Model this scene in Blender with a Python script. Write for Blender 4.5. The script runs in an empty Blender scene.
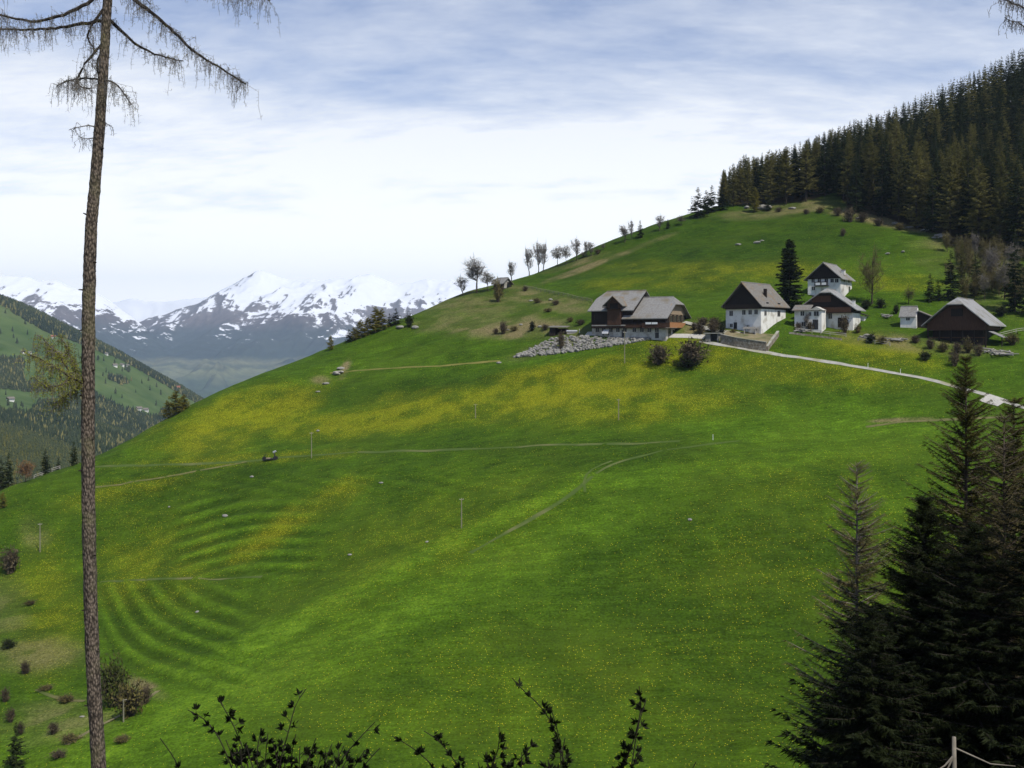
import bpy, math, random
import numpy as np
from mathutils import Vector, Matrix

# ------------------------------------------------------------------ survey
F = 995.0          # focal length in pixels of the 1024 px wide photograph
HY = 340.0         # picture row of the true horizon (camera is level, lens shifted)
rng = np.random.default_rng(7)
R = math.radians

def P(px, py, D):
    """world point seen at a picture position, D metres ahead of the camera"""
    return ((px - 512.0) / F * D, D, (HY - py) / F * D)

# surveyed points of the hill: picture column, row, distance
HILL = [
 (-100,768,128),(60,768,122),(180,768,117),(300,768,114),(450,768,112),(600,768,110),(750,768,108),(900,768,106),(1100,768,104),
 (-150,690,150),(0,690,150),(110,690,146),(160,700,138),(300,690,132),(600,690,128),(850,690,124),(1100,690,118),
 (-150,600,188),(0,600,186),(80,600,182),(150,600,176),(260,600,166),(400,600,152),(600,600,148),(850,600,143),(1100,600,134),
 (-60,540,210),(60,540,206),(160,540,200),(300,540,184),(450,540,170),(600,540,163),(850,540,156),(1100,540,146),
 (5,486,228),(80,480,226),(180,480,218),(300,480,207),(450,480,194),(600,480,182),(720,480,177),(850,480,172),(1100,480,160),
 (150,427,256),(182,410,267),(220,430,246),(330,430,235),(450,430,222),(600,430,207),(700,430,202),(850,430,196),(1100,430,180),
 (235,385,276),(300,390,261),(450,390,244),(600,390,228),(700,390,221),(850,390,211),(1000,390,200),(1150,390,190),
 (320,352,296),(380,352,284),(450,350,270),(520,352,258),(600,355,247),(700,352,238),(800,350,231),(900,350,224),(1020,352,216),(1150,355,208),
 (592,336,256),(650,335,250),(690,332,247),(740,329,244),(790,326,244),(825,330,243),(860,324,248),(908,325,240),(955,345,226),(1000,340,228),
 (400,322,306),(450,322,296),(520,318,286),(560,320,276),
 (440,303,323),(470,290,334),(500,287,328),(540,300,305),(600,300,290),(700,305,268),(760,300,266),(830,295,272),(900,300,266),(970,305,255),(1030,310,248),(1150,310,240),
 (525,277,348),(560,276,342),(620,275,318),(700,270,306),(780,268,300),(870,265,296),(950,270,286),(1030,275,276),(1150,270,268),
 (590,251,362),(650,248,346),(720,242,336),(800,240,326),(880,238,318),(950,240,310),(1030,235,306),(1150,225,300),
 (650,226,376),(700,222,364),(770,222,352),(850,220,342),(930,226,332),(1030,200,336),(1150,185,330),
 (720,207,386),(790,207,372),(850,196,368),(930,190,366),(1030,155,372),(1150,130,370),
 (760,196,410),(850,177,410),(930,145,412),(1030,100,418),(1150,60,420),
 # beyond the crest
 (-150,590,250),(0,540,262),(80,520,272),(160,480,300),(240,425,325),(320,390,345),(400,352,360),(440,330,370),(480,316,380),(530,300,400),(600,276,420),(660,250,430),(725,228,440),
 (800,200,470),(900,165,480),(1030,110,500),(1150,60,520),
 (-150,640,320),(0,600,350),(160,530,380),(320,430,430),(480,360,460),(660,290,520),(850,230,580),(1030,150,600),(1200,80,620),
]
# own side of the ravine, in metres: x, y, z
NEAR = [(0,0,-1.7),(-25,0,-3),(30,0,-1.2),(0,-30,8),(-40,-30,5),(50,-30,10),(0,20,-13),(-30,20,-15),(40,20,-12.5),(0,45,-29),(-40,45,-33),(50,45,-29),
        (0,70,-43.5),(-50,70,-50),(60,70,-42),(0,92,-50.5),(-60,100,-60),(65,90,-49),(-120,60,-66),(120,60,-32),(-120,0,-25),(120,0,5)]
C0 = np.array([P(*h) for h in HILL] + NEAR, dtype=float)
_S = 100.0
def _k(r2):
    return 0.5 * r2 * np.log(r2 + 1e-9)
def _fit(pts, lam):
    xy = pts[:, :2] / _S
    n = len(xy)
    d = ((xy[:, None] - xy[None]) ** 2).sum(-1)
    A = np.zeros((n + 3, n + 3)); A[:n, :n] = _k(d) + lam * np.eye(n)
    A[:n, n] = 1; A[:n, n+1:n+3] = xy; A[n, :n] = 1; A[n+1:n+3, :n] = xy.T
    return xy, np.linalg.solve(A, np.concatenate([pts[:, 2], np.zeros(3)]))
XY, W = _fit(C0, 0.004)
def _eval(xy0, w, x, y):
    x = np.asarray(x, float) / _S; y = np.asarray(y, float) / _S
    out = np.zeros(x.shape) + w[-3] + w[-2] * x + w[-1] * y
    for (cx, cy), c in zip(xy0, w[:-3]):
        out += c * _k((x - cx) ** 2 + (y - cy) ** 2)
    return out

# value noise on arrays -------------------------------------------------------
_T = np.random.default_rng(3).random((256, 256))
def vnoise(x, y):
    xi = np.floor(x).astype(int); yi = np.floor(y).astype(int)
    fx = x - xi; fy = y - yi
    fx = fx*fx*(3-2*fx); fy = fy*fy*(3-2*fy)
    a = _T[xi & 255, yi & 255]; b = _T[(xi+1) & 255, yi & 255]
    c = _T[xi & 255, (yi+1) & 255]; d = _T[(xi+1) & 255, (yi+1) & 255]
    return (a*(1-fx)+b*fx)*(1-fy) + (c*(1-fx)+d*fx)*fy
def fbm(x, y, o=4, g=0.5):
    s = 0; a = 1; t = 0
    for i in range(o):
        s = s + a * vnoise(x * 2**i + 17.3*i, y * 2**i + 5.1*i); t += a; a *= g
    return s / t
def ridged(x, y, o=5, g=0.5):
    s = 0; a = 1; t = 0; w = 1.0
    for i in range(o):
        n = 1 - np.abs(2*vnoise(x * 2**i + 31.7*i, y * 2**i + 11.9*i) - 1)
        n = n*n*w; w = np.clip(n*1.6, 0, 1)
        s = s + a*n; t += a; a *= g
    return s / t
def sstep(a, b, x):
    t = np.clip((x - a) / (b - a), 0, 1); return t*t*(3-2*t)

def proj(x, y, z):
    yy = np.maximum(y, 1.0)
    return 512 + F * x / yy, HY - F * z / yy

# stripes of the cattle terraces, in survey coordinates, turned into hillside relief
def terraces(u, v):
    a = (u - 131) * .91 - (v - 645) * .41
    b = (u - 131) * .29 - (v - 645) * .956
    h = -np.log(np.exp(-a / 12) + np.exp(-b / 12)) * 12
    h = np.clip(h, -40, 400)
    m = sstep(-35, -5, h) * (1 - sstep(75, 105, h)) * (1 - sstep(215, 260, u)) * sstep(98, 112, u) * sstep(575, 600, v)
    s1 = np.sin(h / 18.5 * 2 * math.pi) * m
    h2 = v + .14 * (u - 200) + 5*np.sin(u / 31.)
    m2 = sstep(165, 195, u) * (1 - sstep(255, 345, u)) * sstep(492, 505, v) * (1 - sstep(560, 590, v))
    s2 = np.sin(h2 / 12.5 * 2 * math.pi) * m2 * .7
    h3 = v - .17 * (u - 100)
    m3 = sstep(100, 120, u) * (1 - sstep(400, 560, u)) * sstep(470, 480, v) * (1 - sstep(490, 500, v))
    return s1 + s2 + .4 * np.sin(h3 / 11. * 2 * math.pi) * m3 * .5

PADS = []     # level places: x, y, z, radius
def ground(x, y, detail=True):
    x = np.asarray(x, float); y = np.asarray(y, float)
    z = _eval(XY, W, x, y)
    if detail:
        far = sstep(90, 140, y)
        z = z + far * (1.5 * (fbm(x/26., y/26., 3) - .5) + .5 * (fbm(x/6.+9, y/6., 3) - .5))
        u, v = proj(x, y, z)
        z = z + far * .26 * np.tanh(2.2*terraces(u, v))
        # crease running up the meadow
        vr = 690 - (u - 150) * .49
        z = z + far * .9 * np.exp(-((v - vr) / 15.) ** 2) * sstep(140, 220, u) * (1 - sstep(560, 620, u))
    return z
def gz(x, y):
    return float(ground(np.array([x]), np.array([y]))[0])
_RD = np.concatenate([np.arange(70, 560, 1.0)])
def at(px, py, dmin=95.0):
    """first place where the line of sight through a picture position meets the hill"""
    D = _RD[_RD >= dmin]
    x = (px - 512.) / F * D
    z = ground(x, D); r = (HY - py) / F * D
    hit = np.nonzero(z >= r)[0]
    i = hit[0] if len(hit) else int(np.argmax(z - r))
    if i > 0 and len(hit):
        d0, d1 = D[i-1], D[i]; e0 = r[i-1]-z[i-1]; e1 = r[i]-z[i]
        d = d0 + (d1-d0) * e0 / max(e0 - e1, 1e-9)
    else: d = D[i]
    x = (px - 512.) / F * d
    return float(x), float(d), float(ground(np.array([x]), np.array([d]))[0])
# ------------------------------------------------------------------ scene, tools
sc = bpy.context.scene
COL = sc.collection
def link(o):
    COL.objects.link(o); return o
def tag(o, label=None, cat=None, group=None, kind=None):
    if label: o['label'] = label
    if cat: o['category'] = cat
    if group: o['group'] = group
    if kind: o['kind'] = kind
    return o
def empty(name, loc, rz=0.0, label=None, cat=None, group=None, scale=1.0):
    o = bpy.data.objects.new(name, None); link(o)
    o.empty_display_size = .5
    o.location = loc; o.rotation_euler = (0, 0, rz)
    o.scale = (scale,)*3 if not hasattr(scale, '__len__') else scale
    return tag(o, label, cat, group)
def mesh_np(name, verts, tris=None, quads=None, mats=(), mi=None, smooth=False):
    verts = np.asarray(verts, np.float32)
    me = bpy.data.meshes.new(name)
    me.vertices.add(len(verts)); me.vertices.foreach_set('co', verts.ravel())
    loops = []; starts = []; tot = []
    n = 0
    for arr, k in ((tris, 3), (quads, 4)):
        if arr is not None and len(arr):
            arr = np.asarray(arr, np.int32)
            loops.append(arr.ravel()); m = len(arr)
            starts.append(np.arange(m) * k + n); tot.append(np.full(m, k)); n += m * k
    L = np.concatenate(loops)
    me.loops.add(len(L)); me.loops.foreach_set('vertex_index', L)
    st = np.concatenate(starts)
    me.polygons.add(len(st)); me.polygons.foreach_set('loop_start', st.astype(np.int32))
    if mi is not None: me.polygons.foreach_set('material_index', np.asarray(mi, np.int32))
    if smooth: me.polygons.foreach_set('use_smooth', np.ones(len(st), bool))
    for m in mats: me.materials.append(m)
    me.update(calc_edges=True); me.validate()
    return me
def add(name, me, parent=None, loc=None):
    o = bpy.data.objects.new(name, me); link(o)
    if parent is not None: o.parent = parent
    if loc is not None: o.location = loc
    return o
def copy_tree(o, loc=None, rz=None, scale=None, label=None):
    r = o.copy(); COL.objects.link(r)
    for ch in list(o.children):
        c = ch.copy(); COL.objects.link(c); c.parent = r
        for g in list(ch.children):
            d = g.copy(); COL.objects.link(d); d.parent = c
    if loc is not None: r.location = loc
    if rz is not None: r.rotation_euler = (0, 0, rz)
    if scale is not None: r.scale = (scale,)*3 if not hasattr(scale, '__len__') else scale
    if label: r['label'] = label
    return r

class MB:
    """collects polygons, builds one mesh"""
    def __init__(s): s.v = []; s.f = []; s.m = []
    def poly(s, pts, m=0):
        n = len(s.v); s.v += [tuple(p) for p in pts]; s.f.append(tuple(range(n, n+len(pts)))); s.m.append(m)
    def box(s, x0, x1, y0, y1, z0, z1, m=0):
        c = [(x0,y0,z0),(x1,y0,z0),(x1,y1,z0),(x0,y1,z0),(x0,y0,z1),(x1,y0,z1),(x1,y1,z1),(x0,y1,z1)]
        s.hexa(c, m)
    def hexa(s, c, m=0):
        n = len(s.v); s.v += [tuple(p) for p in c]
        for f in ((3,2,1,0),(4,5,6,7),(0,1,5,4),(1,2,6,5),(2,3,7,6),(3,0,4,7)):
            s.f.append(tuple(n+i for i in f)); s.m.append(m)
    def prism(s, pts, off, m=0):
        """polygon extruded by a vector"""
        off = Vector(off); n = len(s.v); k = len(pts)
        s.v += [tuple(p) for p in pts] + [tuple(Vector(p)+off) for p in pts]
        s.f.append(tuple(range(n+k-1, n-1, -1))); s.m.append(m)
        s.f.append(tuple(range(n+k, n+2*k))); s.m.append(m)
        for i in range(k):
            j = (i+1) % k
            s.f.append((n+i, n+j, n+k+j, n+k+i)); s.m.append(m)
    def tube(s, pts, rad, k=5, m=0, cap=True):
        pts = [Vector(p) for p in pts]
        if not hasattr(rad, '__len__'): rad = [rad]*len(pts)
        rings = []
        for i, p in enumerate(pts):
            d = (pts[min(i+1, len(pts)-1)] - pts[max(i-1, 0)])
            d = d.normalized() if d.length > 1e-9 else Vector((0,0,1))
            a = d.cross(Vector((0,0,1)) if abs(d.z) < .9 else Vector((1,0,0))).normalized(); b = d.cross(a)
            n = len(s.v)
            for j in range(k):
                t = 2*math.pi*j/k
                s.v.append(tuple(p + (a*math.cos(t) + b*math.sin(t))*rad[i]))
            rings.append(n)
        for r0, r1 in zip(rings, rings[1:]):
            for j in range(k):
                jj = (j+1) % k
                s.f.append((r0+j, r0+jj, r1+jj, r1+j)); s.m.append(m)
        if cap:
            s.f.append(tuple(rings[0]+j for j in range(k))[::-1]); s.m.append(m)
            s.f.append(tuple(rings[-1]+j for j in range(k))); s.m.append(m)
    def build(s, name, mats, parent=None, smooth=False, loc=None):
        me = bpy.data.meshes.new(name); me.from_pydata(s.v, [], s.f)
        for m in (mats if isinstance(mats, (list, tuple)) else [mats]): me.materials.append(m)
        me.polygons.foreach_set('material_index', s.m)
        if smooth: me.polygons.foreach_set('use_smooth', [True]*len(s.f))
        me.update()
        return add(name, me, parent, loc)

# ------------------------------------------------------------------ materials
def new_mat(name):
    m = bpy.data.materials.new(name); m.use_nodes = True
    nt = m.node_tree; b = nt.nodes['Principled BSDF']
    b.inputs['Specular IOR Level'].default_value = .25
    return m, nt, b
def nd(nt, t, **kw):
    n = nt.nodes.new(t)
    for k, v in kw.items():
        if k.startswith('_'): setattr(n, k[1:], v)
        else: n.inputs[k].default_value = v
    return n
def lk(nt, a, b): nt.links.new(a, b)
def noise(nt, vec, scale, detail=4, rough=.55, dist=0.0):
    n = nd(nt, 'ShaderNodeTexNoise', Scale=scale, Detail=detail, Roughness=rough, Distortion=dist)
    if vec is not None: lk(nt, vec, n.inputs['Vector'])
    return n.outputs['Fac']
def ramp(nt, fac, stops):
    r = nt.nodes.new('ShaderNodeValToRGB')
    e = r.color_ramp.elements
    while len(e) < len(stops): e.new(.5)
    for el, (p, c) in zip(e, stops):
        el.position = p; el.color = (*c, 1) if len(c) == 3 else c
    lk(nt, fac, r.inputs['Fac']); return r.outputs['Color']
def mixc(nt, fac, a, b, mode='MIX'):
    m = nt.nodes.new('ShaderNodeMix'); m.data_type = 'RGBA'; m.blend_type = mode
    for sock, v in ((m.inputs[0], fac), (m.inputs[6], a), (m.inputs[7], b)):
        if hasattr(v, 'is_linked') or isinstance(v, bpy.types.NodeSocket): lk(nt, v, sock)
        elif isinstance(v, (int, float)): sock.default_value = v
        else: sock.default_value = (*v, 1)
    return m.outputs[2]
def math_(nt, op, a, b=0.0, clamp=False):
    m = nt.nodes.new('ShaderNodeMath'); m.operation = op; m.use_clamp = clamp
    for sock, v in ((m.inputs[0], a), (m.inputs[1], b)):
        if isinstance(v, bpy.types.NodeSocket): lk(nt, v, sock)
        else: sock.default_value = v
    return m.outputs[0]
def bump(nt, b, h, strength=.3, dist=.1):
    n = nd(nt, 'ShaderNodeBump', Strength=strength, Distance=dist)
    lk(nt, h, n.inputs['Height']); lk(nt, n.outputs[0], b.inputs['Normal'])
def mat(name, c0, c1, scale=1.0, rough=.85, c2=None, s2=.3, bmp=.0, stretch=None):
    """two or three tones mixed by noise in object space"""
    m, nt, b = new_mat(name)
    tc = nt.nodes.new('ShaderNodeTexCoord'); v = tc.outputs['Object']
    if stretch:
        mp = nt.nodes.new('ShaderNodeMapping'); mp.inputs['Scale'].default_value = stretch
        lk(nt, v, mp.inputs['Vector']); v = mp.outputs[0]
    n1 = noise(nt, v, scale, 5, .65)
    c = ramp(nt, n1, [(.3, c0), (.7, c1)])
    if c2 is not None:
        n2 = noise(nt, tc.outputs['Object'], s2, 3)
        f = ramp(nt, n2, [(.5, (0,0,0)), (.68, (1,1,1))])
        c = mixc(nt, f, c, c2)
    lk(nt, c, b.inputs['Base Color']); b.inputs['Roughness'].default_value = rough
    if bmp: bump(nt, b, n1, bmp, .05)
    return m
M = {}
M['plaster'] = mat('lime_plaster', (.60,.58,.53), (.74,.73,.68), 1.1, .9, (.42,.39,.33), .55)
M['plaster_old'] = mat('weathered_plaster', (.32,.305,.27), (.52,.50,.45), 1.6, .9, (.27,.24,.2), .5)
M['wood_dark'] = mat('dark_larch_boards', (.011,.008,.006), (.030,.020,.014), 2.0, .8, stretch=(6,6,.6))
M['wood_brown'] = mat('red_brown_boards', (.042,.020,.012), (.085,.042,.023), 2.0, .8, stretch=(6,6,.6))
M['wood_orange'] = mat('new_wood_boards', (.26,.12,.05), (.40,.20,.09), 2.0, .7, stretch=(5,5,.8))
M['wood_tan'] = mat('pale_tan_boards', (.20,.15,.10), (.32,.25,.17), 2.0, .8, stretch=(6,6,.6))
M['wood_grey'] = mat('silver_grey_wood', (.22,.20,.17), (.36,.34,.30), 3.0, .85)
M['roof'] = mat('grey_shingles', (.145,.14,.132), (.24,.235,.222), 2.4, .8, (.14,.115,.07), .22, .4)
M['roof_pale'] = mat('pale_grey_shingles', (.19,.19,.187), (.28,.28,.275), 2.2, .7, (.16,.15,.12), .3, .3)
M['roof_old'] = mat('old_brown_shingles', (.10,.092,.08), (.19,.18,.16), 2.2, .85, (.16,.115,.07), .35, .4)
M['glass'] = mat('dark_window_glass', (.012,.013,.015), (.02,.022,.025), 1, .15)
M['frame'] = mat('white_painted_frame', (.55,.53,.48), (.65,.63,.58), 3, .6)
M['stone'] = mat('grey_field_stone', (.12,.115,.10), (.27,.26,.235), 1.3, .9, (.12,.11,.09), .8, .5)
M['stone_white'] = mat('pale_rock', (.15,.145,.125), (.30,.29,.265), 1.3, .9, (.2,.19,.16), 1.0, .5)
M['stone_wall'] = mat('mortared_rubble', (.10,.08,.055), (.26,.22,.17), 2.2, .95, (.33,.30,.25), 1.4, .6)
M['concrete'] = mat('pale_concrete', (.24,.235,.20), (.36,.35,.30), .8, .9, (.22,.21,.12), .25)
M['gravel'] = mat('pale_gravel', (.30,.29,.25), (.44,.42,.37), 2.5, .95)
M['trackm'] = mat('trodden_grass', (.075,.085,.022), (.15,.13,.055), .6, .95, (.06,.085,.015), .12)
M['trackg'] = mat('worn_field_track', (.040,.070,.009), (.062,.095,.015), .5, .95, (.11,.115,.04), .12)
M['pole'] = mat('weathered_pole', (.15,.14,.09), (.24,.225,.16), 3, .8)
M['black'] = mat('black_rubber', (.012,.012,.012), (.03,.03,.028), 3, .7)
M['carwhite'] = mat('white_car_paint', (.62,.62,.62), (.66,.66,.66), 1, .35)
M['metal'] = mat('grey_sheet_metal', (.26,.27,.28), (.36,.37,.38), 2, .5)
M['red'] = mat('faded_red_brick', (.22,.08,.05), (.32,.13,.08), 3, .8)
M['cloth'] = mat('white_linen', (.66,.66,.64), (.74,.74,.72), 3, .8)

def leafmat(name, c0, c1, scale=.4, trans=0.0, rough=.7):
    """foliage: tone varies from clump to clump and from tree to tree"""
    m, nt, b = new_mat(name)
    geo = nt.nodes.new('ShaderNodeNewGeometry')
    oi = nt.nodes.new('ShaderNodeObjectInfo')
    n1 = noise(nt, geo.outputs['Position'], scale, 3)
    f = math_(nt, 'ADD', math_(nt, 'MULTIPLY', n1, 1.1), math_(nt, 'MULTIPLY', oi.outputs['Random'], .5))
    f = math_(nt, 'ADD', f, math_(nt, 'MULTIPLY', geo.outputs['Random Per Island'], .35))
    c = ramp(nt, f, [(.55, c0), (1.25 if False else 1.0, c1)])
    lk(nt, c, b.inputs['Base Color']); b.inputs['Roughness'].default_value = rough
    b.inputs['Specular IOR Level'].default_value = .08
    if trans:
        t = nt.nodes.new('ShaderNodeBsdfTranslucent'); lk(nt, c, t.inputs['Color'])
        mx = nt.nodes.new('ShaderNodeMixShader'); mx.inputs[0].default_value = trans
        out = nt.nodes['Material Output']
        lk(nt, b.outputs[0], mx.inputs[1]); lk(nt, t.outputs[0], mx.inputs[2]); lk(nt, mx.outputs[0], out.inputs['Surface'])
    return m
M['spruce'] = leafmat('spruce_needles', (.005,.010,.003), (.022,.032,.008), .35)
M['spruce_near'] = leafmat('dark_spruce_needles', (.003,.006,.0025), (.013,.018,.005), .8)
M['olive'] = leafmat('olive_needles', (.012,.016,.005), (.062,.058,.015), .8, .15)
M['larch'] = leafmat('larch_spring_needles', (.036,.044,.011), (.140,.128,.036), .3, .2)
M['larch_y'] = leafmat('fresh_larch_needles', (.085,.085,.012), (.19,.17,.03), .4, .25)
M['larch_tuft'] = leafmat('larch_tuft_needles', (.14,.155,.02), (.30,.31,.05), 2.0, .35)
M['larch_bare'] = leafmat('bare_larch_twigs', (.05,.043,.02), (.13,.11,.045), .6)
M['bud'] = leafmat('opening_buds', (.07,.07,.03), (.14,.13,.06), .5, .2)
M['rust'] = leafmat('rust_buds', (.10,.045,.018), (.19,.10,.04), .5, .1)
M['bush_green'] = leafmat('bush_leaves', (.025,.038,.010), (.07,.085,.018), .6, .15)
M['bush_brown'] = leafmat('brown_bush_twigs', (.040,.032,.020), (.095,.075,.042), .6)
M['bush_olive'] = leafmat('olive_bush', (.06,.055,.015), (.13,.11,.035), .6, .1)
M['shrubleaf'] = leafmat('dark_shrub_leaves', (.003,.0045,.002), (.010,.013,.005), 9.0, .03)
M['bark_grey'] = mat('grey_twigs', (.10,.088,.075), (.19,.17,.145), 2, .9)
M['bark'] = mat('brown_bark', (.035,.027,.02), (.085,.065,.045), 3, .95, bmp=.5)
M['bark_pale'] = mat('pale_bark', (.13,.115,.09), (.23,.205,.165), 3, .95)
M['bark_dark'] = mat('near_black_bark', (.010,.008,.006), (.03,.024,.018), 6, .95)

def larch_bark():
    m, nt, b = new_mat('larch_bark')
    tc = nt.nodes.new('ShaderNodeTexCoord')
    mp = nt.nodes.new('ShaderNodeMapping'); mp.inputs['Scale'].default_value = (1, 1, .45)
    lk(nt, tc.outputs['Object'], mp.inputs['Vector'])
    vo = nd(nt, 'ShaderNodeTexVoronoi', Scale=26.0); lk(nt, mp.outputs[0], vo.inputs['Vector'])
    n1 = noise(nt, mp.outputs[0], 26, 5, .7)
    n2 = noise(nt, tc.outputs['Object'], 1.5, 3)
    f = math_(nt, 'ADD', math_(nt, 'MULTIPLY', vo.outputs['Distance'], .8), math_(nt, 'MULTIPLY', n1, .6))
    c = ramp(nt, f, [(.25, (.25,.205,.16)), (.6, (.15,.118,.088)), (.85, (.04,.032,.024))])
    c = mixc(nt, math_(nt, 'MULTIPLY', ramp(nt, n2, [(.5,(0,0,0)),(.7,(1,1,1))]), .55), c, (.14,.13,.065))
    lk(nt, c, b.inputs['Base Color']); b.inputs['Roughness'].default_value = .95
    inv = math_(nt, 'SUBTRACT', 1.0, f); bump(nt, b, inv, .9, .04)
    return m
M['larch_bark'] = larch_bark()

# ------------------------------------------------------------------ world, sun, camera
SUN_H = (0.64, -0.77); SUN_EL = R(56)
w = bpy.data.worlds.new('World'); sc.world = w; w.use_nodes = True
nt = w.node_tree; bg = nt.nodes['Background']
sky = nt.nodes.new('ShaderNodeTexSky'); sky.sky_type = 'NISHITA'; sky.sun_disc = False
sky.sun_elevation = SUN_EL; sky.sun_rotation = math.atan2(SUN_H[0], SUN_H[1])
sky.altitude = 1400; sky.air_density = 1.0; sky.dust_density = 1.5
tc = nt.nodes.new('ShaderNodeTexCoord')
sep = nt.nodes.new('ShaderNodeSeparateXYZ'); lk(nt, tc.outputs['Generated'], sep.inputs[0])
# flat cloud layer: direction divided by height gives a plane above the viewer
zz = math_(nt, 'ADD', math_(nt, 'MAXIMUM', sep.outputs['Z'], 0.0), .24)
cx = math_(nt, 'DIVIDE', sep.outputs['X'], zz); cy = math_(nt, 'DIVIDE', sep.outputs['Y'], zz)
cv = nt.nodes.new('ShaderNodeCombineXYZ'); lk(nt, cx, cv.inputs[0]); lk(nt, cy, cv.inputs[1])
rot = nt.nodes.new('ShaderNodeMapping'); rot.inputs['Rotation'].default_value = (0, 0, R(52)); rot.inputs['Scale'].default_value = (.9, 2.2, 1)
lk(nt, cv.outputs[0], rot.inputs['Vector'])
big = noise(nt, rot.outputs[0], 1.1, 6, .58, .35)
fine = noise(nt, rot.outputs[0], 7.0, 5, .65, .25)
veil = noise(nt, cv.outputs[0], .5, 2, .5)
cl = math_(nt, 'ADD', math_(nt, 'MULTIPLY', big, .95), math_(nt, 'MULTIPLY', fine, .34))
cl = math_(nt, 'ADD', cl, math_(nt, 'MULTIPLY', veil, .22))
# thicker towards the horizon
low = nt.nodes.new('ShaderNodeMapRange'); low.inputs['From Min'].default_value = .40; low.inputs['From Max'].default_value = .02
low.inputs['To Min'].default_value = 0; low.inputs['To Max'].default_value = 1; lk(nt, sep.outputs['Z'], low.inputs['Value'])
# clouds kept to the sky ahead; unseen sky behind cleared to lower ambient light
bank = nt.nodes.new('ShaderNodeMapRange'); bank.interpolation_type = 'SMOOTHSTEP'
bank.inputs['From Min'].default_value = -.1; bank.inputs['From Max'].default_value = .65; lk(nt, sep.outputs['Y'], bank.inputs['Value'])
cl = math_(nt, 'ADD', cl, math_(nt, 'MULTIPLY', math_(nt, 'MULTIPLY', math_(nt, 'POWER', low.outputs[0], 1.25), .62), bank.outputs[0]))
cl = math_(nt, 'SUBTRACT', cl, math_(nt, 'MULTIPLY', math_(nt, 'SUBTRACT', 1.0, bank.outputs[0]), .22))
cm = nt.nodes.new('ShaderNodeMapRange'); cm.inputs['From Min'].default_value = .70; cm.inputs['From Max'].default_value = 1.12
lk(nt, cl, cm.inputs['Value'])
hs = nt.nodes.new('ShaderNodeHueSaturation'); hs.inputs['Saturation'].default_value = .82; hs.inputs['Value'].default_value = 1.2
lk(nt, sky.outputs[0], hs.inputs['Color'])
tint = mixc(nt, 1.0, hs.outputs[0], (.93,.97,1.12), 'MULTIPLY')
lo2 = math_(nt, 'MULTIPLY', math_(nt, 'POWER', low.outputs[0], 2.2), bank.outputs[0])
white = mixc(nt, lo2, (7.2, 7.6, 8.4), (16.6, 16.4, 15.4))
skyc = mixc(nt, cm.outputs[0], tint, white)
lk(nt, skyc, bg.inputs['Color']); bg.inputs['Strength'].default_value = .115

sd = bpy.data.lights.new('sun', 'SUN'); sd.energy = 5.0; sd.angle = R(.5); sd.color = (1, .95, .86)
so = link(bpy.data.objects.new('sun', sd))
sv = Vector((SUN_H[0]*math.cos(SUN_EL), SUN_H[1]*math.cos(SUN_EL), math.sin(SUN_EL)))
so.rotation_euler = sv.to_track_quat('Z', 'Y').to_euler(); so.location = (60, -40, 90)

cd = bpy.data.cameras.new('camera'); cam = link(bpy.data.objects.new('camera', cd)); sc.camera = cam
cam.location = (0, 0, 0); cam.rotation_euler = (R(90), 0, 0)
cd.sensor_width = 36; cd.lens = F / 1024 * 36; cd.shift_y = -(384 - HY) / 1024
cd.clip_start = .1; cd.clip_end = 60000
sc.view_settings.view_transform = 'Standard'; sc.view_settings.look = 'None'
sc.view_settings.exposure = 0; sc.view_settings.gamma = 1
sc.cycles.use_denoising = True
sc.cycles.volume_bounces = 0; sc.cycles.max_bounces = 4; sc.cycles.diffuse_bounces = 2
sc.cycles.transmission_bounces = 1; sc.cycles.glossy_bounces = 1; sc.cycles.volume_max_steps = 64
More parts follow.
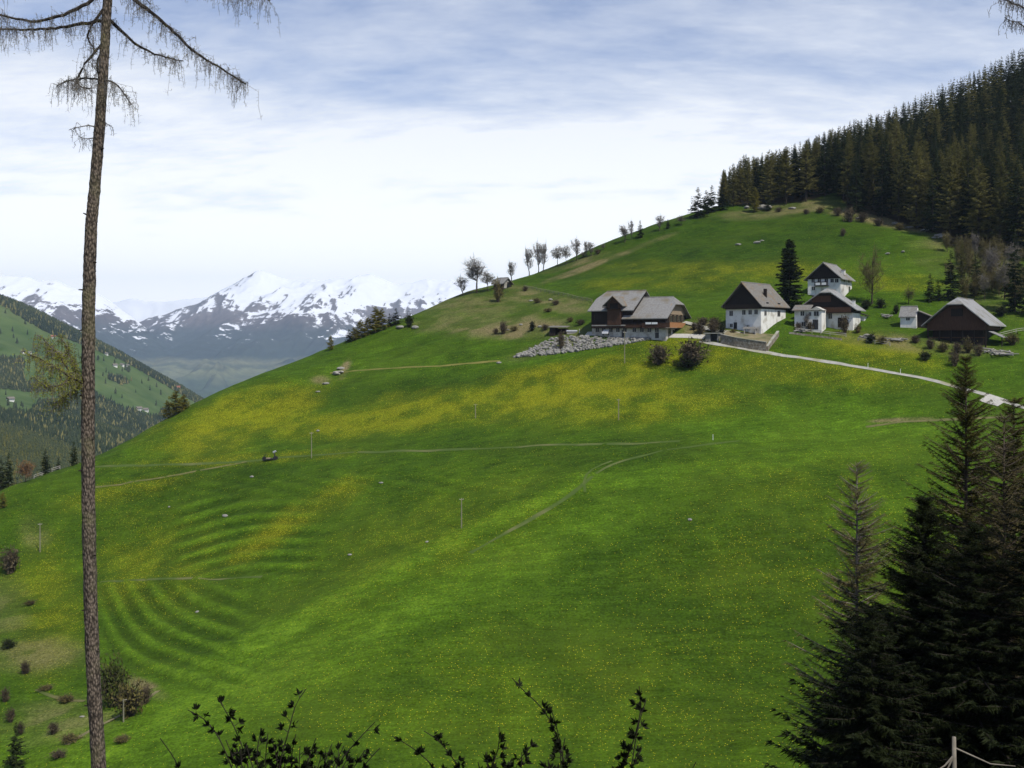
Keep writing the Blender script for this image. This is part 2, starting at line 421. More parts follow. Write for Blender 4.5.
# ------------------------------------------------------------------ the hill
def hill_attrs(x, y, z):
    """what grows where: yellow flowers, dry grass, lighter and darker green, bare soil, as densities 0..1"""
    u, v = proj(x, y, z)
    n = fbm(x/14., y/14., 4); n2 = fbm(x/5.+40, y/5., 4); n3 = fbm(x/35.+7, y/35., 3)
    def blob(cu, cv, ru, rv, tilt=0.0, soft=.5):
        du = (u-cu); dv = (v-cv) - tilt*du
        d = np.sqrt((du/ru)**2 + (dv/rv)**2) + (n-.5)*.9
        return 1 - sstep(1-soft, 1+soft, d)
    fl = np.zeros_like(x)
    for b in [(240,420,80,26,-.28,.5,.85),(330,425,90,14,-.1,.5,.8),(430,410,110,22,-.12,.5,.85),(560,392,120,20,-.12,.5,1.0),(600,368,110,10,-.12,.5,1.0),
              (620,405,150,20,-.05,.6,.65),(800,372,110,13,.1,.6,.75),(880,352,60,14,.15,.6,.75),(700,350,60,14,0,.6,.7),
              (290,524,56,12,-.62,1.0,.85),(338,494,26,11,-.5,1.0,.7),(560,300,40,8,0,.6,.0),(760,272,110,10,.02,.6,.5),(650,285,60,7,0,.6,.45),(900,283,40,8,0,.5,.6),
              (150,560,50,40,0,.9,.45),(430,545,120,50,-.4,.9,.22),(560,700,240,60,0,.9,.15),(800,560,130,60,0,.9,.14),(120,495,60,10,-.2,.6,.45),(260,458,120,6,-.05,.5,.5),(45,600,30,60,0,.8,.5),(820,480,100,30,0,.9,.15)]:
        fl = np.maximum(fl, blob(*b[:6]) * b[6])
    fl = fl * (.45 + 1.0*sstep(.3, .65, n2))
    dry = np.zeros_like(x)
    for b in [(500,325,60,10,.02,.7,.6),(545,300,45,9,.2,.6,.55),(530,330,45,8,0,.6,.75),(480,302,70,14,.05,.8,.38),(890,222,70,6,.22,.6,.85),(800,207,70,6,-.1,.7,.5),(650,330,50,6,0,.5,.4),
              (35,655,40,14,0,.8,.4),(60,720,50,16,-.1,.8,.4),(150,690,18,7,.4,.5,.8),(10,610,20,24,0,.8,.3),(35,535,14,14,0,.8,.4),(710,330,30,9,.1,.5,.7),(745,338,26,7,.1,.4,.8),
              (980,240,50,30,0,.8,.55),(1000,290,40,20,0,.8,.4),(920,344,70,7,.1,.7,.5),(600,262,60,2.6,-.38,.6,.6),(580,262,30,3,-.3,.6,.5),(555,345,45,7,-.3,.5,.35),(900,420,30,2,-.04,.5,.8),(700,258,240,40,0,.9,.0),(345,368,5,7,-1.2,.5,.8),(320,380,9,4,0,.6,.5)]:
        dry = np.maximum(dry, blob(*b[:6]) * b[6])
    dry = dry * (.4 + 1.1*sstep(.35, .65, n2))
    grass_tone = blob(430,600,330,24,-.47,.8) * .55
    grass_tone = np.maximum(grass_tone, blob(150,720,190,40,-.35,.7) * .8)
    grass_tone = np.maximum(grass_tone, (.45+.7*n2) * np.exp(-((v - (694 - (u-150)*.49 + 5*np.sin(u/90.))) / (np.interp(u, [150,400,590], [24,13,5])*(.6+.8*n))) ** 2) * sstep(130, 200, u) * (1 - sstep(560, 610, u)))  # lighter swath paints the lit crest of the crease into the colour
    grass_tone = np.maximum(grass_tone, .55 * blob(700,470,160,12,-.12,.8))
    grass_tone = np.maximum(grass_tone, .5 * blob(820,430,120,26,0,.8))
    band = np.tanh(2.6*(terraces(u, v) + .5*(n2-.5)))
    grass_tone = np.clip(grass_tone * (.6 + .8*n) + .62*np.clip(band, 0, 1) - .50*np.clip(-band, 0, 1), -.5, 1)
    grass_tone = grass_tone - .65 * blob(700,245,190,34,-.1,.7) - .5*blob(430,385,150,10,-.1,.7) - .35*blob(560,452,110,16,0,.8) - .3*blob(700,600,200,90,0,.9) - .35*blob(190,480,90,16,-.1,.8)  # darker green patches, the largest across the upper meadow
    grass_tone = grass_tone + .30 * (n3 - .5)
    # forest soil under the trees on the upper right
    return fl, np.clip(dry, 0, 1), np.clip(grass_tone*.5+.5, 0, 1)

yy = np.concatenate([np.linspace(-40, 88, 60), np.linspace(90, 350, 520), np.linspace(351, 620, 210)])
tt = np.linspace(-1, 1, 560)
Y, T = np.meshgrid(yy, tt, indexing='ij')
X = T * (.60 * np.maximum(Y, 20) + 45) + 6
Z = ground(X, Y)
ny, nx = X.shape
idx = np.arange(ny*nx).reshape(ny, nx)
quads = np.stack([idx[:-1,:-1], idx[:-1,1:], idx[1:,1:], idx[1:,:-1]], -1).reshape(-1, 4)
V = np.stack([X, Y, Z], -1).reshape(-1, 3)
fl, dry, grass_tone = hill_attrs(X.ravel(), Y.ravel(), Z.ravel())
# the forest floor
def forest_edge_row(u):
    return np.interp(u, [690,722,760,800,838,850,880,915,945,965,985,1010,1040,1200], [150,206,206,203,193,212,217,228,236,243,250,256,262,290])
def meadow_mat():
    m, nt, b = new_mat('meadow_grass')
    geo = nt.nodes.new('ShaderNodeNewGeometry'); pos = geo.outputs['Position']
    def at_(n):
        a = nt.nodes.new('ShaderNodeAttribute'); a.attribute_name = n; return a.outputs['Fac']
    f0 = noise(nt, pos, .045, 5, .6); f1 = noise(nt, pos, .35, 5, .65); f2 = noise(nt, pos, 2.6, 4, .7)
    f3 = noise(nt, pos, .13, 4, .6, .6)
    lu = math_(nt, 'ADD', at_('grass_tone'), math_(nt, 'MULTIPLY', math_(nt, 'SUBTRACT', f3, .5), .42))
    base = ramp(nt, lu, [(.05, (.016,.038,.0025)), (.42, (.031,.065,.0036)), (.72, (.050,.101,.005)), (1.0, (.076,.143,.008))])
    tone = ramp(nt, f1, [(.25, (.68,.71,.68)), (.75, (1.32,1.28,1.3))])
    c = mixc(nt, 1.0, base, tone, 'MULTIPLY')
    tone2 = ramp(nt, f2, [(.3, (.45,.48,.45)), (.72, (1.62,1.58,1.6))])
    c = mixc(nt, 1.0, c, tone2, 'MULTIPLY')
    st = nt.nodes.new('ShaderNodeMapping'); st.inputs['Scale'].default_value = (.10, .9, .9); lk(nt, pos, st.inputs['Vector'])
    f4 = noise(nt, st.outputs[0], 1.1, 5, .65, .2)
    c = mixc(nt, 1.0, c, ramp(nt, f4, [(.3, (.70,.74,.7)), (.7, (1.30,1.24,1.3))]), 'MULTIPLY')
    # drier, yellower grass
    c = mixc(nt, math_(nt, 'MULTIPLY', ramp(nt, f0, [(.45,(0,0,0)),(.7,(1,1,1))]), .32), c, (.062,.092,.008))
    # dandelions: density from the survey, single heads from fine cells
    vo = nd(nt, 'ShaderNodeTexVoronoi', Scale=6.0); vo.feature = 'F1'; lk(nt, pos, vo.inputs['Vector'])
    n4 = noise(nt, pos, 5.5, 3, .7)
    dens = math_(nt, 'MULTIPLY', at_('flower'), math_(nt, 'ADD', math_(nt, 'MULTIPLY', f1, .9), .45))
    carpet = math_(nt, 'MULTIPLY', dens, .40, True)
    rnd = nt.nodes.new('ShaderNodeSeparateColor'); lk(nt, vo.outputs['Color'], rnd.inputs[0])
    heads = math_(nt, 'MULTIPLY', math_(nt, 'LESS_THAN', vo.outputs['Distance'], .36), math_(nt, 'LESS_THAN', rnd.outputs[0], math_(nt, 'ADD', math_(nt, 'MULTIPLY', dens, .42), math_(nt, 'MULTIPLY', n4, .04))))
    c = mixc(nt, carpet, c, (.165,.160,.004))
    c = mixc(nt, math_(nt, 'MULTIPLY', heads, .8), c, (.46,.41,.02))
    # few pale heads everywhere
    n5 = noise(nt, pos, 4.1, 2, .6)
    c = mixc(nt, math_(nt, 'MULTIPLY', math_(nt, 'GREATER_THAN', n5, .735), .35), c, (.30,.30,.12))
    # dry grass and stony soil
    d = math_(nt, 'MULTIPLY', at_('dry'), math_(nt, 'ADD', math_(nt, 'MULTIPLY', f2, 1.6), .1), True)
    dc = ramp(nt, f2, [(.35, (.085,.07,.03)), (.6, (.19,.155,.075)), (.8, (.30,.26,.16))])
    c = mixc(nt, d, c, dc)
    soil = at_('soil')
    c = mixc(nt, soil, c, ramp(nt, f1, [(.3, (.03,.025,.012)), (.7, (.07,.05,.025))]))
    lk(nt, c, b.inputs['Base Color']); b.inputs['Roughness'].default_value = .9; b.inputs['Specular IOR Level'].default_value = .05
    h = math_(nt, 'ADD', math_(nt, 'MULTIPLY', f1, 1.0), math_(nt, 'MULTIPLY', f2, .35))
    bump(nt, b, h, .55, .5)
    return m
me = mesh_np('meadow', V, quads=quads, mats=[meadow_mat()], smooth=True)
u, v = proj(X.ravel(), Y.ravel(), Z.ravel())
Yf = Y.ravel()
soil = ((u > 715) & (v < forest_edge_row(u) - 1)).astype(float) * (Yf > 200) + (Yf < 92) * .8
soil = np.clip(soil + (fbm(X.ravel()/6., Yf/6., 3) - .5) * .5 * (soil > 0), 0, 1)
for nm, arr in (('flower', fl), ('dry', dry), ('grass_tone', grass_tone), ('soil', soil)):
    a = me.attributes.new(nm, 'FLOAT', 'POINT'); a.data.foreach_set('value', arr.astype(np.float32))
tag(add('meadow', me), kind='structure')

def at_many(pxs, pys, dmin=95):
    out = []
    for a, b in zip(pxs, pys): out.append(at(a, b, dmin))
    return out
def strip(name, line, width, m, lift=.05, step=2.0, dmin=95, wob=.0):
    """a band laid over the ground along a surveyed line"""
    pts = [at(a, b, dmin)[:2] for a, b in line]
    dense = []
    for (x0,y0),(x1,y1) in zip(pts, pts[1:]):
        k = max(1, int(math.hypot(x1-x0, y1-y0)/step))
        for i in range(k): dense.append((x0+(x1-x0)*i/k, y0+(y1-y0)*i/k))
    dense.append(pts[-1])
    d = np.array(dense)
    for _ in range(4):
        d[1:-1] = (d[:-2] + d[1:-1]*2 + d[2:]) / 4
    t = np.gradient(d, axis=0); t /= np.linalg.norm(t, axis=1)[:, None] + 1e-9
    nrm = np.stack([-t[:,1], t[:,0]], 1)
    ww = width * (1 + wob * (fbm(d[:,0]/4., d[:,1]/4., 2) - .5))
    rows = []
    for s in (-.5, -.17, .17, .5):
        q = d + nrm * (ww * s)[:, None] if hasattr(ww, '__len__') else d + nrm*ww*s
        z = ground(q[:,0], q[:,1]) + lift
        rows.append(np.stack([q[:,0], q[:,1], z], 1))
    # lowest edges are kept on the surface; take the highest neighbour so that nothing sinks in
    Vv = np.stack(rows, 1).reshape(-1, 3); n = len(d)
    q = []
    for i in range(n-1):
        for j in range(3):
            a = i*4+j; q.append((a, a+1, a+5, a+4))
    return tag(add(name, mesh_np(name, Vv, quads=q, mats=[m], smooth=True)), kind='structure'), d

strip('farm_road', [(700,341),(735,347),(766,353),(795,357),(822,361),(860,367),(900,374),(940,382),(975,391),(1004,402),(1040,412)], 1.15, M['concrete'], .07, wob=.6)
strip('farm_yard', [(586,334),(620,336),(655,336.5),(690,335.5),(705,337)], 2.0, M['gravel'], .06)
strip('ramp_road', [(684,323),(695,326),(708,330),(722,333),(745,336)], 1.5, M['concrete'], .3)
strip('turning_place', [(984,397.5),(994,400.5),(1003,403.5)], 3.4, M['gravel'], .10)
strip('cart_track', [(92,467),(160,465),(225,463),(262,460),(300,456),(360,452),(420,451),(480,449),(530,446),(580,445),(640,444),(680,441)], .9, M['trackg'], .03, wob=1.0)
strip('foot_path', [(84,488),(130,482),(180,475),(215,468),(250,461)], .55, M['trackm'], .03, wob=1.2)
strip('grass_track', [(330,373),(360,370),(400,368),(440,366.5),(475,363),(500,361)], .9, mat('yellow_verge', (.10,.105,.02), (.16,.145,.035), .5, .95), .04, wob=1.2)
strip('grass_track', [(470,553),(512,529),(550,509),(574,494),(585,485),(596,472),(620,460),(650,454),(690,447),(740,441)], .7, M['trackg'], .03, wob=1.4)
strip('grass_track', [(585,492),(578,482),(580,474),(590,468),(612,461)], .45, M['trackg'], .035, wob=1.4)
strip('grass_track', [(100,582),(150,579),(200,578),(262,577)], .6, M['trackg'], .03, wob=1.6)
strip('field_track', [(866,427),(890,423),(915,421),(945,420),(985,418),(1030,416)], .8, M['trackm'], .04, wob=1.2)
strip('stream_path', [(66,745),(95,728),(120,716),(138,706),(152,697),(158,691)], 1.0, mat('dry_path', (.12,.115,.045), (.22,.19,.10), .6, .95), .05, wob=.8)
strip('lower_path', [(36,690),(42,697),(60,700),(85,701)], .6, M['trackm'], .05, wob=1.0)

# ------------------------------------------------------------------ far land
def survey_surface(name, pts, bounds, nxy, m, amp, scale, lam=.003, ridge=False, S=1000.):
    C = np.array([P(*p) for p in pts]); xy = C[:, :2] / S
    n = len(xy); d = ((xy[:,None]-xy[None])**2).sum(-1)
    A = np.zeros((n+3, n+3)); A[:n,:n] = _k(d) + lam*np.eye(n); A[:n,n] = 1; A[:n,n+1:n+3] = xy; A[n,:n] = 1; A[n+1:n+3,:n] = xy.T
    wt = np.linalg.solve(A, np.concatenate([C[:,2], np.zeros(3)]))
    def h(x, y):
        x_ = np.asarray(x, float); y_ = np.asarray(y, float)
        z = wt[-3] + wt[-2]*x_/S + wt[-1]*y_/S
        for (cx_, cy_), c in zip(xy, wt[:-3]): z = z + c*_k((x_/S-cx_)**2 + (y_/S-cy_)**2)
        return z + amp*(fbm(x_/scale, y_/scale, 5) - .5)
    x0,x1,y0,y1 = bounds
    Yg, Xg = np.meshgrid(np.linspace(y0,y1,nxy[1]), np.linspace(x0,x1,nxy[0]), indexing='ij')
    Zg = h(Xg, Yg)
    idx = np.arange(Xg.size).reshape(Xg.shape)
    q = np.stack([idx[:-1,:-1], idx[:-1,1:], idx[1:,1:], idx[1:,:-1]], -1).reshape(-1,4)
    o = add(name, mesh_np(name, np.stack([Xg,Yg,Zg],-1).reshape(-1,3), quads=q, mats=[m], smooth=True))
    return tag(o, kind='structure'), h

def slope_mat():
    m, nt, b = new_mat('valley_pasture')
    geo = nt.nodes.new('ShaderNodeNewGeometry'); pos = geo.outputs['Position']
    f = noise(nt, pos, .004, 5, .6); g = noise(nt, pos, .02, 4, .6)
    c = ramp(nt, f, [(.35,(.034,.066,.017)), (.5,(.06,.105,.024)), (.68,(.10,.125,.045))])
    c = mixc(nt, .5, c, ramp(nt, g, [(.3,(.03,.055,.02)), (.7,(.10,.13,.05))]))
    lk(nt, c, b.inputs['Base Color']); b.inputs['Roughness'].default_value = .95; b.inputs['Specular IOR Level'].default_value = .02
    return m
SLOPE = [(-900,150,2000),(-400,230,2100),(-150,268,2150),(0,298,2200),(60,325,2250),(110,350,2300),(160,379,2380),(190,397,2420),(230,420,2460),(300,450,2500),
 (-900,190,1600),(-400,290,1650),(-100,345,1700),(0,352,1800),(60,372,1850),(110,385,1900),(160,410,1950),(220,440,2000),
 (-900,270,1200),(-400,370,1250),(-100,400,1300),(0,405,1350),(60,415,1400),(110,430,1450),(180,455,1500),(300,490,1500),
 (-600,430,750),(-200,445,800),(-60,440,850),(0,440,900),(50,452,950),(110,475,1000),(200,520,1000),
 (-500,600,450),(-150,560,500),(-50,520,520),(0,500,540),(60,520,560),(140,560,600),
 (-900,130,2600),(-400,240,2700),(0,330,2800),(110,385,2900),(230,450,3000),(400,520,2600),(400,600,1500),(400,640,900)]
hs_o, hslope = survey_surface('hillside', SLOPE, (-2300, 350, 430, 3100), (260, 260), slope_mat(), 24, 260.)

def mountain_mat(name, snow_lo, snow_hi, rock, low):
    m, nt, b = new_mat(name)
    geo = nt.nodes.new('ShaderNodeNewGeometry'); pos = geo.outputs['Position']
    sp = nt.nodes.new('ShaderNodeSeparateXYZ'); lk(nt, pos, sp.inputs[0])
    sn = nt.nodes.new('ShaderNodeSeparateXYZ'); lk(nt, geo.outputs['True Normal'], sn.inputs[0])
    n1 = noise(nt, pos, .0022, 8, .68); n2 = noise(nt, pos, .017, 6, .7)
    h = math_(nt, 'ADD', sp.outputs['Z'], math_(nt, 'MULTIPLY', math_(nt, 'SUBTRACT', n1, .5), 1000.))
    h = math_(nt, 'ADD', h, math_(nt, 'MULTIPLY', math_(nt, 'SUBTRACT', n2, .5), 420.))
    h = math_(nt, 'ADD', h, math_(nt, 'MULTIPLY', math_(nt, 'SUBTRACT', sn.outputs['Z'], .8), 1500.))
    h = math_(nt, 'SUBTRACT', h, math_(nt, 'MULTIPLY', sn.outputs['X'], -420.))  # snow favours right-facing slopes, putting their lit side into the colour
    mr = nt.nodes.new('ShaderNodeMapRange'); mr.inputs['From Min'].default_value = snow_lo; mr.inputs['From Max'].default_value = snow_hi
    lk(nt, h, mr.inputs['Value'])
    sf = ramp(nt, mr.outputs[0], [(.45,(0,0,0)), (.54,(1,1,1))])
    mr2 = nt.nodes.new('ShaderNodeMapRange'); mr2.inputs['From Min'].default_value = -350; mr2.inputs['From Max'].default_value = 330
    lk(nt, math_(nt, 'ADD', sp.outputs['Z'], math_(nt, 'MULTIPLY', math_(nt, 'SUBTRACT', n1, .5), 260.)), mr2.inputs['Value'])
    c = ramp(nt, mr2.outputs[0], low)
    c = mixc(nt, .6, c, ramp(nt, n2, [(.3,(.35,.35,.35)), (.7,(1.5,1.5,1.5))]), 'MULTIPLY')
    c = mixc(nt, sf, c, (.72,.74,.78))
    lk(nt, c, b.inputs['Base Color']); b.inputs['Roughness'].default_value = .9; b.inputs['Specular IOR Level'].default_value = .02
    return m
LOW = [(0,(.04,.06,.035)), (.13,(.13,.14,.07)), (.17,(.05,.065,.04)), (.22,(.12,.125,.07)), (.30,(.028,.042,.034)), (.62,(.04,.048,.042)), (.8,(.105,.085,.078)), (1,(.14,.12,.115))]
def mountain(name, prof, D, depth, foot_z, foot_d, m, amp, seed, nxy, xr, back=3000., lam=900.):
    """a range: crest height surveyed by column, falling to the foot with gullies and spurs"""
    pu = np.array([p[0] for p in prof], float); pv = np.array([p[1] for p in prof], float)
    px0 = (pu-512)/F*D; pz = (HY-pv)/F*D
    Yg, Xg = np.meshgrid(np.linspace(foot_d, D+back, nxy[1]), np.linspace(xr[0], xr[1], nxy[0]), indexing='ij')
    warp = 500*(fbm(Xg/1800.+seed, Yg/1800., 3)-.5)
    crest = sum(np.interp(Xg + k_*35., px0, pz) for k_ in (-2,-1,0,1,2))/5.
    t = np.clip((Yg - foot_d) / (D - foot_d), 0, 1)
    tb = np.clip((Yg - D) / back, 0, 1)
    rg = ridged((Xg+warp)/lam+seed, (Yg+warp)/(lam*1.7)+seed*2, 6, .52)
    # broad spurs running down towards the viewer
    spur = ridged((Xg + .5*(D-Yg)*np.sin(Xg/2500.+seed))/1500.+seed*3, Yg/9000., 2)
    shape = .18*t + .82*t**1.9
    env = np.clip(4*t*(1-t), 0, 1)**.8
    Zg = foot_z + (crest-foot_z)*shape + env*(amp*(rg-.42) + amp*1.3*(spur-.5)*t)
    jag = ridged(Xg/330.+seed*5, Yg/420.+seed, 5, .6) - .42
    Zg = Zg - tb*(crest-foot_z)*.8 + .10*amp*(rg-.5)*t + jag*amp*.12*t**1.6*(1-.5*t) + (ridged(Xg/120.+seed, Yg/150.+seed*2, 3, .6)-.4)*24*t
    idx = np.arange(Xg.size).reshape(Xg.shape)
    q = np.stack([idx[:-1,:-1], idx[:-1,1:], idx[1:,1:], idx[1:,:-1]], -1).reshape(-1,4)
    return tag(add(name, mesh_np(name, np.stack([Xg,Yg,Zg],-1).reshape(-1,3), quads=q, mats=[m], smooth=False)), kind='structure')
ROCK = (.15,.13,.12)
MM = mountain_mat('central_mountain', 150, 640, ROCK, LOW)
mountain('snowy_mountains', [(-200,345),(60,345),(95,337),(135,322),(170,311),(198,303),(209,297.5),(218,291),(233,282),(246,275),(257,269),(266,270),(277,276),(291,279),(309,279),(326,281),(341,278),(348,281),(356,276),(367,273.4),(377,276),(385,279),(397,284),(411,281),(426,278),(441,279),(458,281),(480,283),(600,290),(900,290)],
         11500, 0, -470, 6200, MM, 330, 2.3, (520, 360), (-6200, 2600))
MM2 = mountain_mat('left_mountain', 150, 700, ROCK, LOW)
mountain('snowy_left_range', [(-400,262),(-150,268),(-60,272),(0,274),(8,277),(15,275),(23,277),(30,276),(41,283),(47,284),(53,277.5),(59,280),(66,285),(76,288),(86,290),(101,297),(109,300),(117,306),(126,313),(135,320),(150,332),(175,350),(230,380),(500,400)],
         9500, 0, -470, 5200, MM2, 300, 7.9, (420, 260), (-8200, -1500), back=1500)
MM3 = mountain_mat('white_mountain', -1600, -1100, ROCK, LOW)
mountain('white_back_range', [(-400,310),(60,312),(95,306),(109,302),(118,301),(125,299),(135,297),(140,299),(148,301),(158,300),(170,300.5),(185,298),(199,297),(230,296),(700,300)],
         13200, 0, -470, 11900, MM3, 200, 4.4, (360, 160), (-12000, 0), back=2500)
# valley bottom out to the last range
vm, vnt, vb = new_mat('valley_fields')
vgeo = vnt.nodes.new('ShaderNodeNewGeometry')
vf = noise(vnt, vgeo.outputs['Position'], .0016, 6, .6)
lk(vnt, ramp(vnt, vf, [(.38,(.028,.045,.025)), (.5,(.05,.075,.03)), (.58,(.12,.14,.07)), (.7,(.15,.15,.09))]), vb.inputs['Base Color'])
vb.inputs['Roughness'].default_value = .95
m_ = MB(); m_.poly([(-12500,-800,-460),(9000,-800,-460),(9000,19500,-460),(-12500,19500,-460)])
tag(m_.build('valley_floor', vm), kind='structure')

# the air
def haze():
    hb = MB(); hb.box(-12600, 9100, -900, 19600, -481, 1250)
    hm = bpy.data.materials.new('haze_air'); hm.use_nodes = True; t = hm.node_tree
    t.nodes.remove(t.nodes['Principled BSDF'])
    pv_ = t.nodes.new('ShaderNodeVolumePrincipled')
    pv_.inputs['Color'].default_value = (.60,.77,1.0,1); pv_.inputs['Density'].default_value = 5.0e-5; pv_.inputs['Anisotropy'].default_value = .0
    lk(t, pv_.outputs[0], t.nodes['Material Output'].inputs['Volume'])
    o = hb.build('haze', hm); tag(o, kind='stuff'); o['label'] = 'thin bluish haze filling the valley air'; o['category'] = 'haze'
HAZE = True
if HAZE: haze()
# ------------------------------------------------------------------ foliage makers
def leaf_tris(pos, dirs, length, width, rs):
    """slender triangles: one per row of pos, pointing along dirs"""
    n = len(pos)
    d = dirs / (np.linalg.norm(dirs, axis=1)[:, None] + 1e-9)
    r = rs.normal(size=(n, 3)); s = np.cross(d, r); s /= np.linalg.norm(s, axis=1)[:, None] + 1e-9
    length = np.broadcast_to(length, (n,))[:, None]; width = np.broadcast_to(width, (n,))[:, None]
    v = np.empty((n, 3, 3)); v[:, 0] = pos - s*width/2; v[:, 1] = pos + s*width/2; v[:, 2] = pos + d*length
    return v.reshape(-1, 3)
def tris_mesh(name, v, mats):
    return mesh_np(name, v, tris=np.arange(len(v)).reshape(-1, 3), mats=mats)
def sticks(name, segs, mats, smooth=False):
    """many thin three-sided twigs: rows (p0, p1, r0, r1)"""
    a = np.array([s[0] for s in segs], float); b = np.array([s[1] for s in segs], float)
    r0 = np.array([s[2] for s in segs])[:, None]; r1 = np.array([s[3] for s in segs])[:, None]
    d = b - a; d /= np.linalg.norm(d, axis=1)[:, None] + 1e-9
    ref = np.where(np.abs(d[:, 2:3]) < .9, [[0,0,1.]], [[1.,0,0]])
    u = np.cross(d, ref); u /= np.linalg.norm(u, axis=1)[:, None]; w_ = np.cross(d, u)
    n = len(a); V = np.empty((n, 6, 3))
    for j in range(3):
        t = 2*math.pi*j/3
        o = u*math.cos(t) + w_*math.sin(t)
        V[:, j] = a + o*r0; V[:, 3+j] = b + o*r1
    base = (np.arange(n)*6)[:, None]
    q = np.concatenate([base + np.array([[0,1,4,3]]), base + np.array([[1,2,5,4]]), base + np.array([[2,0,3,5]])])
    return mesh_np(name, V.reshape(-1, 3), quads=q, mats=mats, smooth=smooth)

def conifer(rs, H, Rm, base=.08, nb=110, ns=7, m=4, ln=.8, wd=.3, droop=.25, airy=0.0, power=.8, up=.25, gaps=.0, lean=None):
    """crown triangles and branch sticks of a conifer standing at the origin"""
    pos = []; dr = []; segs = []; L_ = []
    whorls = max(6, int(nb/5))
    for i in range(nb):
        t = ((i % whorls) + rs.uniform(-.25, .25)) / whorls if rs.random() < .65 else rs.random()
        t = min(max(t, 0), .985)
        t = t**.92
        h = H*(base + (1-base)*t)
        if rs.random() < gaps: continue
        prof = (1-t)**power * (1 - .35*math.exp(-t*9))
        L = Rm*prof*rs.uniform(.45, 1.2) + .10
        az = rs.uniform(0, 2*math.pi)
        el = -droop*(1-t) + up*t + rs.normal()*.08
        d = np.array([math.cos(az)*math.cos(el), math.sin(az)*math.cos(el), math.sin(el)])
        k = max(3, int(ns*(.4+.6*L/Rm)))
        s = (np.arange(k) + rs.random(k)) / k
        s = .12 + .88*s if not airy else .2 + .8*s
        p = np.array([0, 0, h]) + d*L*s[:, None]
        p[:, 2] += .18*L*s**2 - .10*L*s   # sags, tip turns up
        end = np.array([0, 0, h]) + d*L; end[2] += .08*L
        mid = np.array([0, 0, h]) + d*L*.5; mid[2] -= .01*L
        segs.append((np.array([0,0,h]), mid, .012*L+.012, .008*L+.008)); segs.append((mid, end, .008*L+.008, .004))
        side = np.array([-math.sin(az), math.cos(az), 0])
        for _ in range(m):
            q = p + rs.normal(size=p.shape)*np.array([.10,.10,.05])*ln
            sgn = rs.choice([-1, 1], size=k)[:, None]
            dd = d*rs.uniform(.3, 1.0, (k,1)) + side*sgn*rs.uniform(.3, 1.1, (k,1)) + np.array([0,0,1])*rs.uniform(-.75, .1, (k,1))
            pos.append(q); dr.append(dd); L_.append(ln*(.35+.65*(1-s*.55))*rs.uniform(.6,1.2,k)*(.16+.84*min(1, prof*1.5)))
    # leader
    k = 8
    pos.append(np.stack([np.zeros(k), np.zeros(k), H*(1 - .05*rs.random(k))], 1)); dr.append(rs.normal(size=(k,3))*.5+np.array([0,0,1])); L_.append(np.full(k, ln*.35))
    pos = np.concatenate(pos); dr = np.concatenate(dr); L_ = np.concatenate(L_)
    return leaf_tris(pos, dr, L_, L_*(wd/ln), rs), segs
def trunk_mesh(name, H, r0, m, k=7, top=.98, bend=0.0, seed=0):
    b = MB(); rs = np.random.default_rng(seed); n = 9; pts = []
    for i in range(n):
        t = i/(n-1); pts.append((bend*math.sin(t*3)*.5 + rs.normal()*.01*H*bend, bend*math.cos(t*2.2)*.3, -1.5 + (H*top+1.5)*t))
    b.tube(pts, [max(r0*(1-.93*i/(n-1)), .015) for i in range(n)], k)
    me = bpy.data.meshes.new(name); me.from_pydata(b.v, [], b.f); me.materials.append(m); me.update()
    me.polygons.foreach_set('use_smooth', [True]*len(b.f)); return me

def conifer_tree(name, rs, H, Rm, leaf, bark, label=None, cat='tree', group=None, r0=None, sticks_in_crown=False, **kw):
    v, segs = conifer(rs, H, Rm, **kw)
    root = empty(name, (0, 0, 0), 0, label, cat, group)
    add('trunk', trunk_mesh('trunk', H, r0 or H*.011, bark), root)
    add('crown', tris_mesh('crown', v, [leaf]), root)
    if sticks_in_crown: add('branches', sticks('branches', segs, [bark]), root)
    return root

